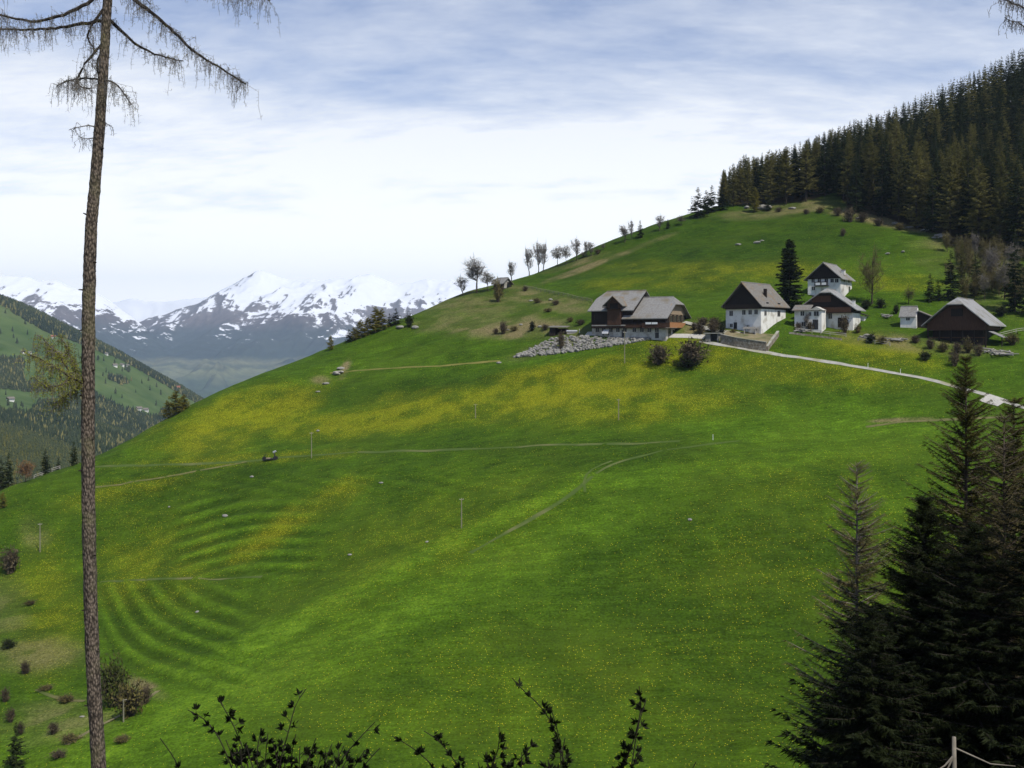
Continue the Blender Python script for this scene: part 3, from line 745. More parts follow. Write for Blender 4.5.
def bare_crown(rs, H, spread, n1=10, n2=8, n3=8, r=.12, low=.25, leafy=0, ls=.25, tw=.02, up=.0):
    """limbs, branches and twigs reach for points spread through an egg-shaped crown"""
    c = np.array([0, 0, H*(low + (1-low)*.5)]); rad = np.array([spread, spread, H*(1-low)*.5])
    def inside(k=1.0):
        while True:
            v = rs.uniform(-1, 1, 3)
            if v @ v < 1: return c + v*rad*k
    segs = []; tips = []
    def link_(a, b, r0, r1, sag=.08, n=2):
        d = b - a; L = np.linalg.norm(d); prev = a
        for i in range(1, n+1):
            t = i/n; q = a + d*t + np.array([0, 0, sag*L*math.sin(t*math.pi)]) + (rs.normal(size=3)*.04*L if i < n else 0)
            segs.append((prev, q, r0+(r1-r0)*(i-1)/n, r0+(r1-r0)*t)); prev = q
    hs = [(-1.0, r)] + [(H*low*(.8), r*.85), (H*(low+.3*(1-low)), r*.6), (H*(low+.6*(1-low)), r*.35), (H*.93, tw)]
    px_ = np.zeros(2); last = np.array([0, 0, -1.0]); axis = [last]
    for (z0, r0), (z1, r1) in zip(hs, hs[1:]):
        q = np.array([last[0]+rs.normal()*.02*H, last[1]+rs.normal()*.02*H, z1]); segs.append((last, q, r0, r1)); last = q; axis.append(q)
    def on_axis(z):
        zs_ = [a[2] for a in axis]; return np.array([np.interp(z, zs_, [a[0] for a in axis]), np.interp(z, zs_, [a[1] for a in axis]), z])
    for i in range(n1):
        e = inside(.8); st = on_axis(max(H*low*.7, min(e[2]*.72 - .04*H, H*.85)))
        r1_ = r*.42*(1-.5*st[2]/H); link_(st, e, r1_, tw*1.3, -.06); tips.append(e)
        for _ in range(n2):
            t = rs.uniform(.25, 1.0); s0 = st + (e-st)*t; o = inside(1.0)
            e2 = s0 + (o - s0)*rs.uniform(.25, .55); link_(s0, e2, tw*1.5, tw, .05); tips.append(e2)
            for _ in range(n3):
                s1 = s0 + (e2-s0)*rs.uniform(.2, 1); e3 = s1 + rs.normal(size=3)*spread*.17 + np.array([0, 0, H*.03])
                segs.append((s1, e3, tw, tw*.5)); tips.append(e3)
    tips = np.array(tips); lv = None
    if leafy:
        idx_ = rs.integers(0, len(tips), leafy)
        lv = leaf_tris(tips[idx_] + rs.normal(size=(leafy,3))*ls*.7, rs.normal(size=(leafy,3)), ls, ls*.6, rs)
    return segs, lv
def bare_tree(name, rs, H, spread, bark, leaf=None, label=None, cat='tree', group=None, **kw):
    segs, lv = bare_crown(rs, H, spread, leafy=kw.pop('leafy', 0), **kw)
    root = empty(name, (0,0,0), 0, label, cat, group)
    tr = [s for s in segs if s[2] > .6*kw.get('r', .12)]; cr = [s for s in segs if s[2] <= .6*kw.get('r', .12)]
    add('trunk', sticks('trunk', tr, [M['bark']]), root)
    add('branches', sticks('branches', cr, [bark]), root)
    if lv is not None: add('foliage', tris_mesh('foliage', lv, [leaf]), root)
    return root

def bush(name, rs, H, Rr, bark, leaf, n=300, ls=.35, twigs=70, label=None, cat='bush', group=None, flat=1.0):
    root = empty(name, (0,0,0), 0, label, cat, group)
    segs = []; P_ = []
    lobes = rs.uniform(.55, 1.25, 7)
    for i in range(twigs):
        az = rs.uniform(0, 2*math.pi); o = rs.uniform(.1, 1)*lobes[int(az/6.3*7)]
        e = np.array([math.cos(az)*Rr*o*.9, math.sin(az)*Rr*o*.9, H*rs.uniform(.6, 1.0)*math.sqrt(max(0.08,1-.7*o*o))*rs.uniform(.55, 1.1)])
        m1 = e*.5 + np.array([0,0,.12*H]) + rs.normal(size=3)*.06*H
        segs.append((np.array([0,0,-.6]), m1, .035, .025)); segs.append((m1, e, .025, .012))
        for _ in range(3):
            st = m1 + (e-m1)*rs.random(); en = st + rs.normal(size=3)*.22*Rr + np.array([0,0,.12*H])
            segs.append((st, en, .02, .01)); P_.append(en)
        P_.append(e)
    P_ = np.array(P_)
    add('twigs', sticks('twigs', segs, [bark]), root)
    k = rs.integers(0, len(P_), n)
    pos = P_[k]*rs.uniform(.55, 1.03, (n,1)) + rs.normal(size=(n,3))*ls*.5
    pos[:,2] = np.maximum(pos[:,2], .05)
    add('foliage', tris_mesh('foliage', leaf_tris(pos, rs.normal(size=(n,3)), ls*rs.uniform(.6,1.3,n), ls*.6, rs), [leaf]), root)
    return root

PARK = []      # sources that are placed by the first use
def place(src, used, x, y, z, rz, s, label):
    if not used.get(src.name):
        used[src.name] = True; r = src
        r.location = (x, y, z); r.rotation_euler = (0, 0, rz); r.scale = (s,)*3 if not hasattr(s, '__len__') else s
        r['label'] = label; return r
    return copy_tree(src, (x, y, z), rz, s, label)
USED = {}

# ------------------------------------------------------------------ the wood on the upper right
rs = np.random.default_rng(21)
gw = 'conifers of the hillside wood'
SP = [conifer_tree('spruce_tree', rs, 26, 5.2, M['spruce'], M['bark'], group=gw, nb=190, ns=9, m=5, ln=1.3, wd=.42, base=.04+.02*i, droop=.35, power=.9) for i in range(5)]
LA = [conifer_tree('larch_tree', rs, 28, 5.4, M['larch'], M['bark'], group=gw, nb=200, ns=10, m=7, ln=1.1, wd=.32, base=.04+.035*i, droop=.12, power=.62, up=.35) for i in range(5)]
for r_ in SP + LA: r_['h'] = 1
edge_px = [722,740,760,780,800,818,838,850,865,880,900,915,930,945,955,962,972,985,1005,1040]
edge_D = [at(p, float(forest_edge_row(p))+1)[1] for p in edge_px]
TOPX = [700,722,740,760,790,820,850,875,900,925,940,960,980,1000,1024,1060]
TOPY = [200,170,156,152,145,134,121,112,104,92,84,76,66,56,45,32]
cand = []
n_try = 0
xs = rs.uniform(60, 290, 60000); ys = rs.uniform(245, 500, 60000)
zs = ground(xs, ys); us, vs = proj(xs, ys, zs)
edD = np.interp(us, edge_px, edge_D)
ok = (us > 722) & (us < 1062) & (ys > edD + 1) & (ys < 478) & (ys < edD + 230)
xs, ys, zs, us, edD = xs[ok], ys[ok], zs[ok], us[ok], edD[ok]
chosen = []
grid = {}
# the front rows first, then the ones behind, each only if it still shows
order = np.argsort(ys - edD + rs.uniform(0, 4, len(ys)))
cover = np.full(1100, 1e9)       # highest crown so far, per column
for i in order:
    x, y, z, u, dd = xs[i], ys[i], zs[i], us[i], ys[i]-edD[i]
    sp_ = 5.4 if dd < 30 else (5.6 if dd < 60 else 4.6)
    gx, gy = int(x//6), int(y//6)
    sp_ *= rs.uniform(.78, 1.3)
    if any((x-a)**2 + (y-b)**2 < sp_**2 for ix in (-1,0,1) for iy in (-1,0,1) for a, b in grid.get((gx+ix, gy+iy), ())): continue
    lim = (HY - (np.interp(u, TOPX, TOPY) + rs.uniform(-1, 6))) / F * y - z
    Ht = min(rs.uniform(21, 29) if dd < 40 else rs.uniform(18, 27), lim)
    if Ht < 7: continue
    topv = HY - (z + Ht)/F*y
    a, b = max(0, int(u)-2), min(1099, int(u)+3)
    if dd > 25 and topv > cover[a:b].max() - 2.5: continue
    hw = max(1, int(3.0/y*F)); a, b = max(0, int(u)-hw), min(1099, int(u)+hw)
    cover[a:b] = np.minimum(cover[a:b], topv + 4)
    grid.setdefault((gx, gy), []).append((x, y)); chosen.append((x, y, z, u, dd, Ht))
    if len(chosen) >= 900: break
print('forest trees', len(chosen), 'max y', max(c[1] for c in chosen))
for k_, (x, y, z, u, dd, Ht) in enumerate(chosen):
    if k_ >= 290: break
    # larches stand along the lower edge and the left end
    pl = .62 if dd < 22 else (.34 if dd < 60 else .3)
    if u < 790: pl = .6
    if 862 < u < 950 and dd < 25: pl = .72
    if rs.random() < pl:
        src = LA[rs.integers(0, 5)]; k = Ht/28.
        where = 'standing in the front row along the top of the meadow' if dd < 14 else ('rising within the hillside wood behind its front row' if u > 800 else 'in the thin left end of the hillside wood')
        lab = ('tall' if Ht > 23 else 'shorter') + ' olive spring larch ' + where
    else:
        src = SP[rs.integers(0, 5)]; k = Ht/26.
        where = 'standing in the front row along the top of the meadow' if dd < 14 else ('rising within the hillside wood behind its front row' if u > 800 else 'in the thin left end of the hillside wood')
        lab = ('tall' if Ht > 23 else 'shorter') + ' dark spruce ' + where
    kx = k*rs.uniform(.85, 1.2)*(1 if dd < 35 else .78)
    place(src, USED, x, y, z, rs.uniform(0, 6.28), (kx, kx, k), lab)
# the farther rows, as one
FV = []
for j in range(6):
    v_, _s = conifer(rs, 24, 3.5, nb=80, ns=6, m=5, ln=1.2, wd=.42, base=.15, droop=.3, power=.9); FV.append(v_)
acc = [[], []]
for (x, y, z, u, dd, Ht) in chosen[290:]:
    q = FV[rs.integers(0, 6)]*np.array([1., 1., Ht/24.]); a_ = rs.uniform(0, 6.28)
    acc[int(rs.random() < .3)].append(np.stack([q[:,0]*math.cos(a_)-q[:,1]*math.sin(a_)+x, q[:,0]*math.sin(a_)+q[:,1]*math.cos(a_)+y, q[:,2]+z], 1))
for a_, m_, nm, lb in ((acc[0], M['spruce'], 'distant_spruces', 'dark treetops closing the top of the hillside wood'), (acc[1], M['larch'], 'distant_larches', 'olive treetops mixed into the top of the hillside wood')):
    if a_: tag(add(nm, tris_mesh(nm, np.concatenate(a_), [m_])), lb, 'forest', kind='stuff')
for r_ in SP + LA:
    del r_['h']

# ------------------------------------------------------------------ single conifers, surveyed by foot point and top row
HSP = conifer_tree('spruce_tree', rs, 18, 3.0, M['spruce'], M['bark'], nb=330, ns=9, m=7, ln=.9, wd=.36, base=.02, droop=.2, power=.5)
def h_of(px, pyb, pyt, D): return (pyb - pyt)/F*D
SPs = conifer_tree('spruce_tree', rs, 12, 2.3, M['spruce'], M['bark'], nb=120, ns=7, m=5, ln=.75, wd=.3, base=.03, droop=.25)
LAs = conifer_tree('larch_tree', rs, 10, 2.0, M['larch_y'], M['bark_pale'], nb=150, ns=9, m=5, ln=.6, wd=.24, base=.04, droop=.05, power=.55)
def single(kind, px, pyb, pyt, wpx, label, group=None, back=0.0):
    """wpx: crown width in picture columns"""
    x, y, z = at(px, pyb)
    if back: y += back; x = (px-512)/F*y; z = gz(x, y)
    H = z0 = (HY - pyt)/F*y - z
    src, h0, r0 = {'sp': (SPs, 12., 2.3), 'la': (LAs, 10., 2.0), 'HS': (HSP, 18., 3.0), 'SP': (SP[1], 26., 4.6), 'LA': (LA[0], 28., 5.0)}[kind]
    k = H/h0; kx = (wpx/F*y/2)/r0
    r = place(src, USED, x, y, z, rs.uniform(0, 6.28), (kx, kx, k), label)
    if group: r['group'] = group
    elif 'group' in r: del r['group']
    return r
g1 = 'small spruces on the skyline left of the wood'
single('sp', 698, 218, 187, 22, 'dark spruce on the skyline, leftmost of the three left of the wood', g1)
single('sp', 706, 214, 190, 18, 'shorter middle spruce of the three on the skyline left of the wood', g1)
single('sp', 712, 212, 185, 20, 'dark spruce on the skyline, rightmost of the three left of the wood', g1)
single('sp', 722, 210, 188, 18, 'low dark spruce at the foot of the wood where it meets the skyline')
single('la', 755, 212, 187, 14, 'small pale green larch standing alone in front of the wood')
single('sp', 768, 211, 194, 12, 'low dark spruce beside the grey boulder below the wood')
single('sp', 668, 228.5, 219, 7, 'tiny dark conifer on the skyline right of a bare tree')
single('sp', 640, 238, 220, 10, 'slim dark conifer on the skyline beside the round bare tree')
single('HS', 789.5, 311, 239, 31, 'tall solitary dark spruce between the two white farmhouses')
g2 = 'dark spruces behind the big barn'
single('sp', 951, 300, 250, 21, 'tall narrow dark spruce left behind the big brown barn', g2)
single('sp', 930, 302, 273, 15, 'short broad dark spruce left of the tall one behind the small white house', g2)
single('sp', 938, 301, 279, 12, 'shortest dark spruce squeezed between two others behind the small white house', g2)
single('sp', 976, 296, 251, 20, 'tall dark spruce right behind the ridge of the big barn', g2)
single('LA', 962, 300, 238, 13, 'bare yellowish larch between two dark spruces behind the barn')
single('sp', 1015, 312, 228, 26, 'large dark spruce at the right edge above the barn')
single('sp', 1030, 316, 240, 26, 'dark spruce partly cut by the right edge above the barn')
g3 = 'conifers on the left skyline of the meadow'
single('la', 330.5, 353, 335, 9, 'small reddish larch alone low on the left skyline', g3, 4)
single('sp', 349, 345, 329, 12, 'small dark spruce at the lower end of the larch row', g3, 4)
single('la', 354, 343, 327, 15, 'low larch next to the small dark spruce in the skyline row', g3, 4)
single('la', 361, 341, 319, 16, 'middle sized yellow larch left in the skyline row', g3, 4)
single('la', 368, 338, 317, 15, 'yellow larch just left of the tallest in the skyline row', g3, 4)
single('la', 375.5, 336, 306, 19, 'tallest yellow green larch of the skyline row', g3, 4)
single('la', 382, 334, 308, 15, 'tall yellow larch just right of the tallest in the row', g3, 4)
single('sp', 389.5, 330, 313, 10, 'narrow dark spruce near the upper end of the larch row', g3, 4)
single('sp', 396, 328, 308, 16, 'olive conifer at the upper end of the larch row', g3, 4)
single('la', 167, 422, 400, 13, 'short yellow larch left in the small clump on the lower skyline', g3, 5)
single('la', 175.5, 419, 390, 21, 'tallest yellow larch of the small clump on the lower skyline', g3, 5)
single('la', 184, 414, 394, 15, 'yellow larch right in the small clump on the lower skyline', g3, 5)
g4 = 'conifers beyond the lower left edge of the meadow'
single('sp', 74, 468, 441, 13, 'dark spruce beside the left trunk beyond the meadow edge', g4, 4)
single('sp', 45.5, 476, 449, 15, 'broad dark spruce right of the rust coloured tree', g4, 4)
single('sp', 58.5, 470, 458, 8, 'tiny dark spruce between two larger ones beyond the meadow edge', g4, 4)
single('sp', 9, 492, 452, 15, 'tall dark spruce at the lower left picture edge', g4, 6)
single('sp', 1, 495, 458, 14, 'dark spruce cut by the left picture edge', g4, 6)
single('sp', 16, 772, 722, 26, 'small spruce at the bottom left in the rough pasture')
single('la', 3, 508, 492, 10, 'little dark larch at the left edge of the meadow', None, 0)

# ------------------------------------------------------------------ bare and budding broadleaves
BT = [bare_tree('bare_tree', rs, 10, 3.6, M['bark_grey'], n1=13, n2=8, n3=6, r=.17, low=.24, tw=.023),
      bare_tree('bare_tree', rs, 10, 2.1, M['bark_grey'], n1=14, n2=6, n3=6, r=.14, low=.12, tw=.022),
      bare_tree('bare_tree', rs, 8, 3.3, M['bark_grey'], M['bud'], n1=11, n2=7, n3=6, r=.13, low=.10, tw=.022, leafy=700, ls=.22)]
BT.append(bare_tree('bare_tree', rs, 17, 4.6, M['larch_bare'], n1=20, n2=8, n3=6, r=.26, low=.06, tw=.021))
BT.append(bare_tree('bare_tree', rs, 9, 3.4, M['larch_bare'], n1=14, n2=8, n3=7, r=.12, low=.04, tw=.026))
BH = [10., 10., 8., 17., 9.]; BR = [3.6, 2.1, 3.3, 4.6, 3.4]
def bare(i, px, pyb, pyt, wpx, label, group=None, back=0.0):
    x, y, z = at(px, pyb)
    if back: y += back; x = (px-512)/F*y; z = gz(x, y)
    H = (HY - pyt)/F*y - z
    if 'skyline' in (group or ''): wpx *= 1.9; H *= 1.16
    k = H/BH[i]; kx = (wpx/F*y/2)/BR[i]
    r = place(BT[i], USED, x, y, z, rs.uniform(0, 6.28), (kx, kx, k), label)
    if group: r['group'] = group
    elif 'group' in r: del r['group']
g5 = 'trees along the skyline above the farm'
bare(0, 476.5, 293, 255, 24, 'large round bare tree left of the hut on the skyline', g5)
bare(1, 462, 297, 275, 12, 'thin pale sapling left of the large bare skyline tree', g5, 2)
bare(2, 488, 291, 272, 16, 'low budding tree between the bare tree and the hut', g5)
bare(1, 512, 281, 260, 10, 'slender bare tree just right of the hut', g5)
bare(1, 529.5, 275, 246, 11, 'shorter bare tree left of the twin crowned one', g5, 1)
bare(1, 538, 273, 240, 10, 'tall bare skyline tree, left crown of the twin', g5, 1)
bare(1, 543, 272, 241, 10, 'tall bare skyline tree, right crown of the twin', g5, 1)
bare(2, 557, 267, 247, 12, 'rounded bare tree left in the middle skyline group', g5, 1)
bare(2, 566, 265, 246, 11, 'greenish budding tree in the middle skyline group', g5, 1)
bare(1, 576, 261, 237, 10, 'tall pale bare tree in the middle skyline group', g5)
bare(1, 586.5, 257, 240, 7, 'slim bare tree near the right end of the middle group', g5)
bare(1, 591, 256, 241, 8, 'bare tree at the right end of the middle skyline group', g5)
bare(2, 603, 250, 244, 5, 'tiny shrubby tree on the skyline slope', g5)
bare(0, 625, 242.5, 224, 13, 'round bare tree on the skyline above the farmhouse roofs', g5)
bare(1, 631, 240, 219, 6, 'narrow bare tree behind the round one on the skyline', g5)
bare(1, 660, 231, 214, 9, 'bare pointed tree left of the tiny skyline conifer', g5)
bare(2, 681, 225, 216, 9, 'low round tree on the skyline below the spruces', g5)
bare(2, 583, 258, 252, 8, 'low shrub tree at the foot of the middle skyline group', g5)
bare(3, 873, 304, 236, 42, 'tall hazy bare tree right of the upper white house')
bare(3, 909, 304, 283, 20, 'small dark bare tree behind the small white house')
g6 = 'bare trees at the right edge above the barn'
bare(0, 990, 290, 236, 34, 'wide bare tree on the bank above the barn, left one', g6)
bare(2, 1004, 300, 256, 34, 'budding bare tree above the barn near the right edge', g6)
bare(1, 975, 262, 226, 16, 'bare pale tree at the corner of wood and meadow', g6)
bare(0, 1012, 275, 235, 30, 'bare tree among the edge spruces on the right', g6)
bare(2, 985, 300, 270, 22, 'low budding tree directly behind the barn roof', g6)
bare(0, 806, 330, 308, 15, 'small bare tree in front of the white annex')
for px, pb, pt, ww, lb in [(947,252,228,18,'low bare tree where the forest edge turns downhill'),(957,268,232,20,'bare tree left above the two tall dark spruces'),(968,284,240,22,'bare tree between the pair of tall dark spruces'),(985,272,232,26,'broad bare tree on the bank under the wood'),
    (996,284,244,26,'brown bare tree in the middle of the bank above the barn'),(1006,294,252,24,'brown bare tree low on the bank near the right edge'),(982,292,258,24,'low bare tree above the barn ridge'),(1014,292,262,26,'bare tree at the right edge above the dark bush'),(966,300,272,18,'small bare tree just left of the barn ridge')]:
    bare(4, px, pb, pt, ww, lb, g6)
for i_ in range(20):
    px = rs.uniform(950, 1030); pb = rs.uniform(252, 300) + (6 if px > 990 else 0)
    bare(4, px, pb, pb - rs.uniform(20, 34), rs.uniform(20, 30), 'leafless tree in the grey brown thicket on the bank above the barn', g6)
# rust coloured tree lower left
x_, y_, z_ = at(26, 487); y_ += 4; x_ = (26-512)/F*y_; z_ = gz(x_, y_)
t_ = bare_tree('budding_tree', rs, 7.5, 3.2, M['bark_grey'], M['rust'], 'rust brown budding tree between dark spruces at the lower left', leafy=2200, ls=.3, n1=9, r=.12, low=.06)
t_.location = (x_, y_, z_); t_.scale = (.85, .85, (HY-457)/F*y_/7.5 - z_/7.5)

# ------------------------------------------------------------------ bushes
BU = {'brown': bush('bush', rs, 2.4, 1.7, M['bark'], M['bush_brown'], n=520, ls=.3),
      'green': bush('bush', rs, 3.4, 2.6, M['bark'], M['bush_green'], n=1600, ls=.34),
      'olive': bush('bush', rs, 2.0, 1.8, M['bark'], M['bush_olive'], n=650, ls=.28),
      'dark': bush('bush', rs, 2.0, 1.6, M['bark_dark'], M['spruce'], n=700, ls=.32)}
BUD = {'brown': (2.4, 1.7), 'green': (3.4, 2.6), 'olive': (2.0, 1.8), 'dark': (2.0, 1.6)}
def shrub(kind, px, pyb, hpx, wpx, label, group=None, dmin=95):
    x, y, z = at(px, pyb, dmin)
    h0, r0 = BUD[kind]
    k = hpx/F*y/h0; kx = wpx/F*y/2/r0
    r = place(BU[kind], USED, x, y, z, rs.uniform(0, 6.28), (kx, kx, k), label)
    if group: r['group'] = group
    elif 'group' in r: del r['group']
shrub('brown', 691, 364, 25, 44, 'larger leafless bush on the meadow below the stone shed')
shrub('dark', 688, 367, 9, 34, 'low dark bush added as the shadow at the foot of the larger bush')  # dark bush stands in for the shadow around the larger bush
shrub('brown', 659, 364, 20, 33, 'smaller leafless bush beside the white stake on the meadow')
shrub('olive', 498, 302, 22, 14, 'olive shrub in front of the hut on the knoll')
shrub('dark', 409, 327, 12, 13, 'dark bush on the stony mound of the left skyline')
shrub('brown', 561, 349, 18, 11, 'dark brown bush growing out of the rubble bank')
shrub('dark', 532, 331, 9, 9, 'small dark bush on the dry slope left of the dark shed')
shrub('brown', 503, 334, 13, 12, 'upright dead bush on the terrace left of the rubble bank')
shrub('brown', 11, 573, 26, 28, 'round brown bush at the left edge')
shrub('green', 112, 706, 50, 46, 'big dark green bush beside the near trunk at the bottom left')
shrub('olive', 130, 716, 34, 46, 'orange brown thicket next to the big green bush')
shrub('brown', 146, 704, 19, 18, 'brown bush by the end of the dry path')
shrub('brown', 25, 674, 13, 15, 'little brown bush in the rough pasture, upper one')
shrub('brown', 5, 702, 14, 14, 'small brown bush at the left edge of the rough pasture')
shrub('brown', 11, 722, 14, 14, 'brown bush in a short line above the small spruce')
shrub('brown', 53, 734, 12, 16, 'low brown bush left of the near trunk at the bottom')
shrub('brown', 20, 735, 13, 12, 'brown bush just above the small bottom left spruce')
g9 = 'low scrub in the rough pasture at the lower left'
for px, pb, hh, ww, kd, lb in [(66,702,9,14,'olive','olive scrub left of the near trunk'),(70,742,10,16,'olive','olive scrub at the start of the dry path'),
    (46,690,6,12,'olive','low scrub where the lower path bends'),(8,648,10,12,'dark','dark scrub at the left edge above the rough pasture'),
    (58,758,9,14,'brown','brown scrub at the bottom left beside the trunk'),(122,742,8,14,'olive','olive scrub below the dry path'),(30,605,6,9,'olive','tiny olive scrub below the round bush at the left edge')]:
    shrub(kd, px, pb, hh*.8, ww*1.7, lb, g9)
g7 = 'bushes around the farmyards'
for px, pb, hh, ww, kd, lb in [(700,334,12,16,'brown','brown hedge bush behind the ramp right of the long farmhouse'),(713,333,13,18,'brown','brown thicket between long farmhouse and white gabled house'),
    (722,334,9,10,'dark','dark bush touching the left wall of the white gabled house'),(694,330,8,10,'brown','low brown bush at the balcony end of the long farmhouse'),
    (755,328,8,11,'dark','dark bush on the garden terrace against the white house'),(845,334,19,14,'brown','reddish brown bush against the brown gabled house'),
    (858,333,9,11,'olive','olive bush right of the brown gabled house'),(866,309,9,16,'dark','dark thicket behind the yard below the tall bare tree'),(881,308,9,15,'dark','dark thicket left of the small white house'),
    (896,314,9,9,'dark','dark bush against the left side of the small white house'),(871,343,9,14,'dark','dark bush left in the garden row below the houses'),
    (882,344,8,14,'olive','olive bush in the garden row below the houses'),(915,343,8,14,'brown','brown bush in the garden row below the small white house'),
    (930,349,11,14,'brown','brown bush at the left foot of the big barn'),(943,352,10,16,'olive','olive bush in front of the big barn'),(957,354,12,16,'brown','brown bush in front of the barn middle'),
    (968,353,15,16,'olive','pale olive bush in front of the barn right half'),(979,356,12,14,'brown','brown bush at the right foot of the barn'),
    (925,360,8,18,'dark','dark low bush on the meadow below the barn'),(955,366,14,16,'brown','leafless bush on the meadow below the barn'),
    (1012,345,12,22,'olive','olive bush at the right edge beside the barn'),(1018,300,12,22,'dark','dark bush at the right edge above the barn'),
    (1001,316,9,18,'dark','dark bush right behind the barn roof'),(1008,290,12,22,'olive','olive bush on the bank above the barn'),
    (810,331,10,12,'brown','brown bush in front of the white annex'),(798,330,8,10,'brown','small bush left of the white annex')]:
    shrub(kd, px, pb, hh, ww, lb, g7)
g10 = 'scrub on the dry bank and terraces left of the long farmhouse'
for px, pb, hh, ww, kd, lb in [(545,330,6,12,'brown','brown scrub just left of the black shed'),(514,331,5,12,'olive','olive scrub low on the dry bank'),(496,334,6,9,'brown','brown scrub left of the upright dead bush'),
    (537,303,5,12,'olive','olive scrub in the upper dry patch below the rail fence'),(556,305,5,11,'brown','brown scrub under the rail fence'),(525,291,5,9,'brown','scrub at the upper end of the rail fence'),
    (581,325,6,14,'brown','brown scrub above the sheeted stack'),(570,322,5,10,'olive','olive scrub behind the black shed'),(548,312,4,12,'olive','thin scrub in the middle of the dry slope')]:
    shrub(kd, px, pb, hh, ww, lb, g10)
for px, pb, hh, ww, kd, lb in [(703,325,8,18,'brown','brown thicket behind the ramp, left one'),(714,325,8,18,'brown','brown thicket behind the ramp, right one'),(748,331,7,9,'dark','dark plant by the board stack on the terrace'),(733,334,5,10,'olive','olive plants at the left of the terrace')]:
    shrub(kd, px, pb, hh, ww, lb, g10 if px < 600 else g7)
g8 = 'bushes along the foot of the wood'
for px, pb, hh, ww, kd, lb in [(850,222,15,17,'brown','brown bush at the lowest corner of the wood'),(862,222,10,16,'brown','brown bush below the first tall larches'),(838,216,9,12,'brown','brown bush on the rough knoll below the wood'),
    (820,213,6,12,'olive','olive scrub on the rough knoll below the wood'),(806,214,5,10,'brown','low scrub at the left of the rough knoll'),(878,226,8,14,'brown','brown scrub under the forest edge'),
    (843,236,8,9,'brown','lone brown heap of brush on the upper meadow'),(900,230,7,14,'olive','olive scrub under the middle of the forest edge'),(965,250,14,18,'olive','olive bush at the corner of wood and meadow'),
    (953,246,9,14,'brown','brown bush at the corner of wood and meadow'),(779,212,5,10,'brown','low brown scrub right of the grey boulder'),(598,254,5,9,'brown','brown scrub on the skyline bank')]:
    shrub(kd, px, pb, hh, ww, lb, g8)

# ------------------------------------------------------------------ rocks
def rock_mesh(seed):
    b = MB(); r_ = np.random.default_rng(seed)
    import bmesh
    bm = bmesh.new(); bmesh.ops.create_icosphere(bm, subdivisions=2, radius=1)
    off = r_.normal(size=3)*10
    for v in bm.verts:
        c = v.co
        n = float(fbm(np.array([c.x*1.3+off[0]+c.z]), np.array([c.y*1.3+off[1]+c.z*.7]), 3)[0])
        v.co = c*(.65+.75*n); v.co.z *= .62; v.co.x *= 1.25
    me = bpy.data.meshes.new('rock'); bm.to_mesh(me); bm.free(); return me
RK = [rock_mesh(i) for i in range(4)]
for me_ in RK: me_.materials.append(M['stone_white'])
def rock(px, py, wpx, label, group='rocks on the meadow', dmin=95):
    x, y, z = at(px, py, dmin); r = wpx/F*y/2
    o = add('rock', RK[rs.integers(0, 4)]); o.location = (x, y, z + r*.15); o.scale = (r, r*.8, r*.75); o.rotation_euler = (0, 0, rs.uniform(0, 6.28))
    tag(o, label, 'rock', group)
for a in [(738,245,5,'left one of two pale rocks on the upper meadow'),(757,243,7,'right one of two pale rocks on the upper meadow'),(762,241,4,'small rock touching the right pale rock on the upper meadow'),
          (887.5,254,5,'pale rock right of the tall bare tree, left one'),(903,252,5,'pale rock right of the tall bare tree, right one'),(940,236,8,'largest white rock under the forest edge'),(934,238,5,'small white rock beside the largest one at the forest edge'),
          (910,228,7,'grey boulder in the dry strip under the wood'),(764,209,14,'big grey slab of rock below the wood'),(823,193,9,'white rock at the top of the rough knoll'),(747,208,7,'tan boulder on the crest at the left end of the wood'),
          (341,369,7,'tan rock at the upper end of the bare scar on the left slope'),(400,328,9,'flat rock beside the dark bush on the skyline mound'),(415,328,8,'tan rock right of the dark bush on the skyline mound'),
          (169,507,3,'small pale stone right of the near trunk'),(252,477,5,'pale stone below the farm cart track'),(225,516,6,'pinkish stones on the terraced slope'),(197,612,4,'pale stones among the mown bands'),
          (82,717,4,'white stone just left of the near trunk base'),(318,431,4,'pale stone beside the upper pole'),(381,483,4,'pale stone in the middle of the meadow'),(690,520,5,'pale stone low in the open meadow'),(499,363,5,'tan stone at the end of the grass track'),
          (427,542,4,'pale stone left of the crease in the meadow'),(350,555,4,'whitish stone beside the yellow flower patch'),(318,392,4,'tan stone on the left slope below the scar'),(326,384,6,'tan slab on the left slope below the scar'),
          (540,327,5,'pale stone on the dry bank beside the black shed'),(531,301,4,'pale stone in the upper dry patch'),(551,300,5,'tan stone in the dry patch under the rail fence'),(508,330,4,'grey stone at the foot of the dry bank'),(521,325,4,'tan stone in the middle of the dry bank'),
          (792,209,6,'grey rock in the scrub below the wood'),(858,219,6,'grey rock among the brown bushes below the wood'),(895,224,7,'tan rock under the forest edge'),(925,231,7,'tan rock in the dry strip at the forest edge')]:
    rock(*a)
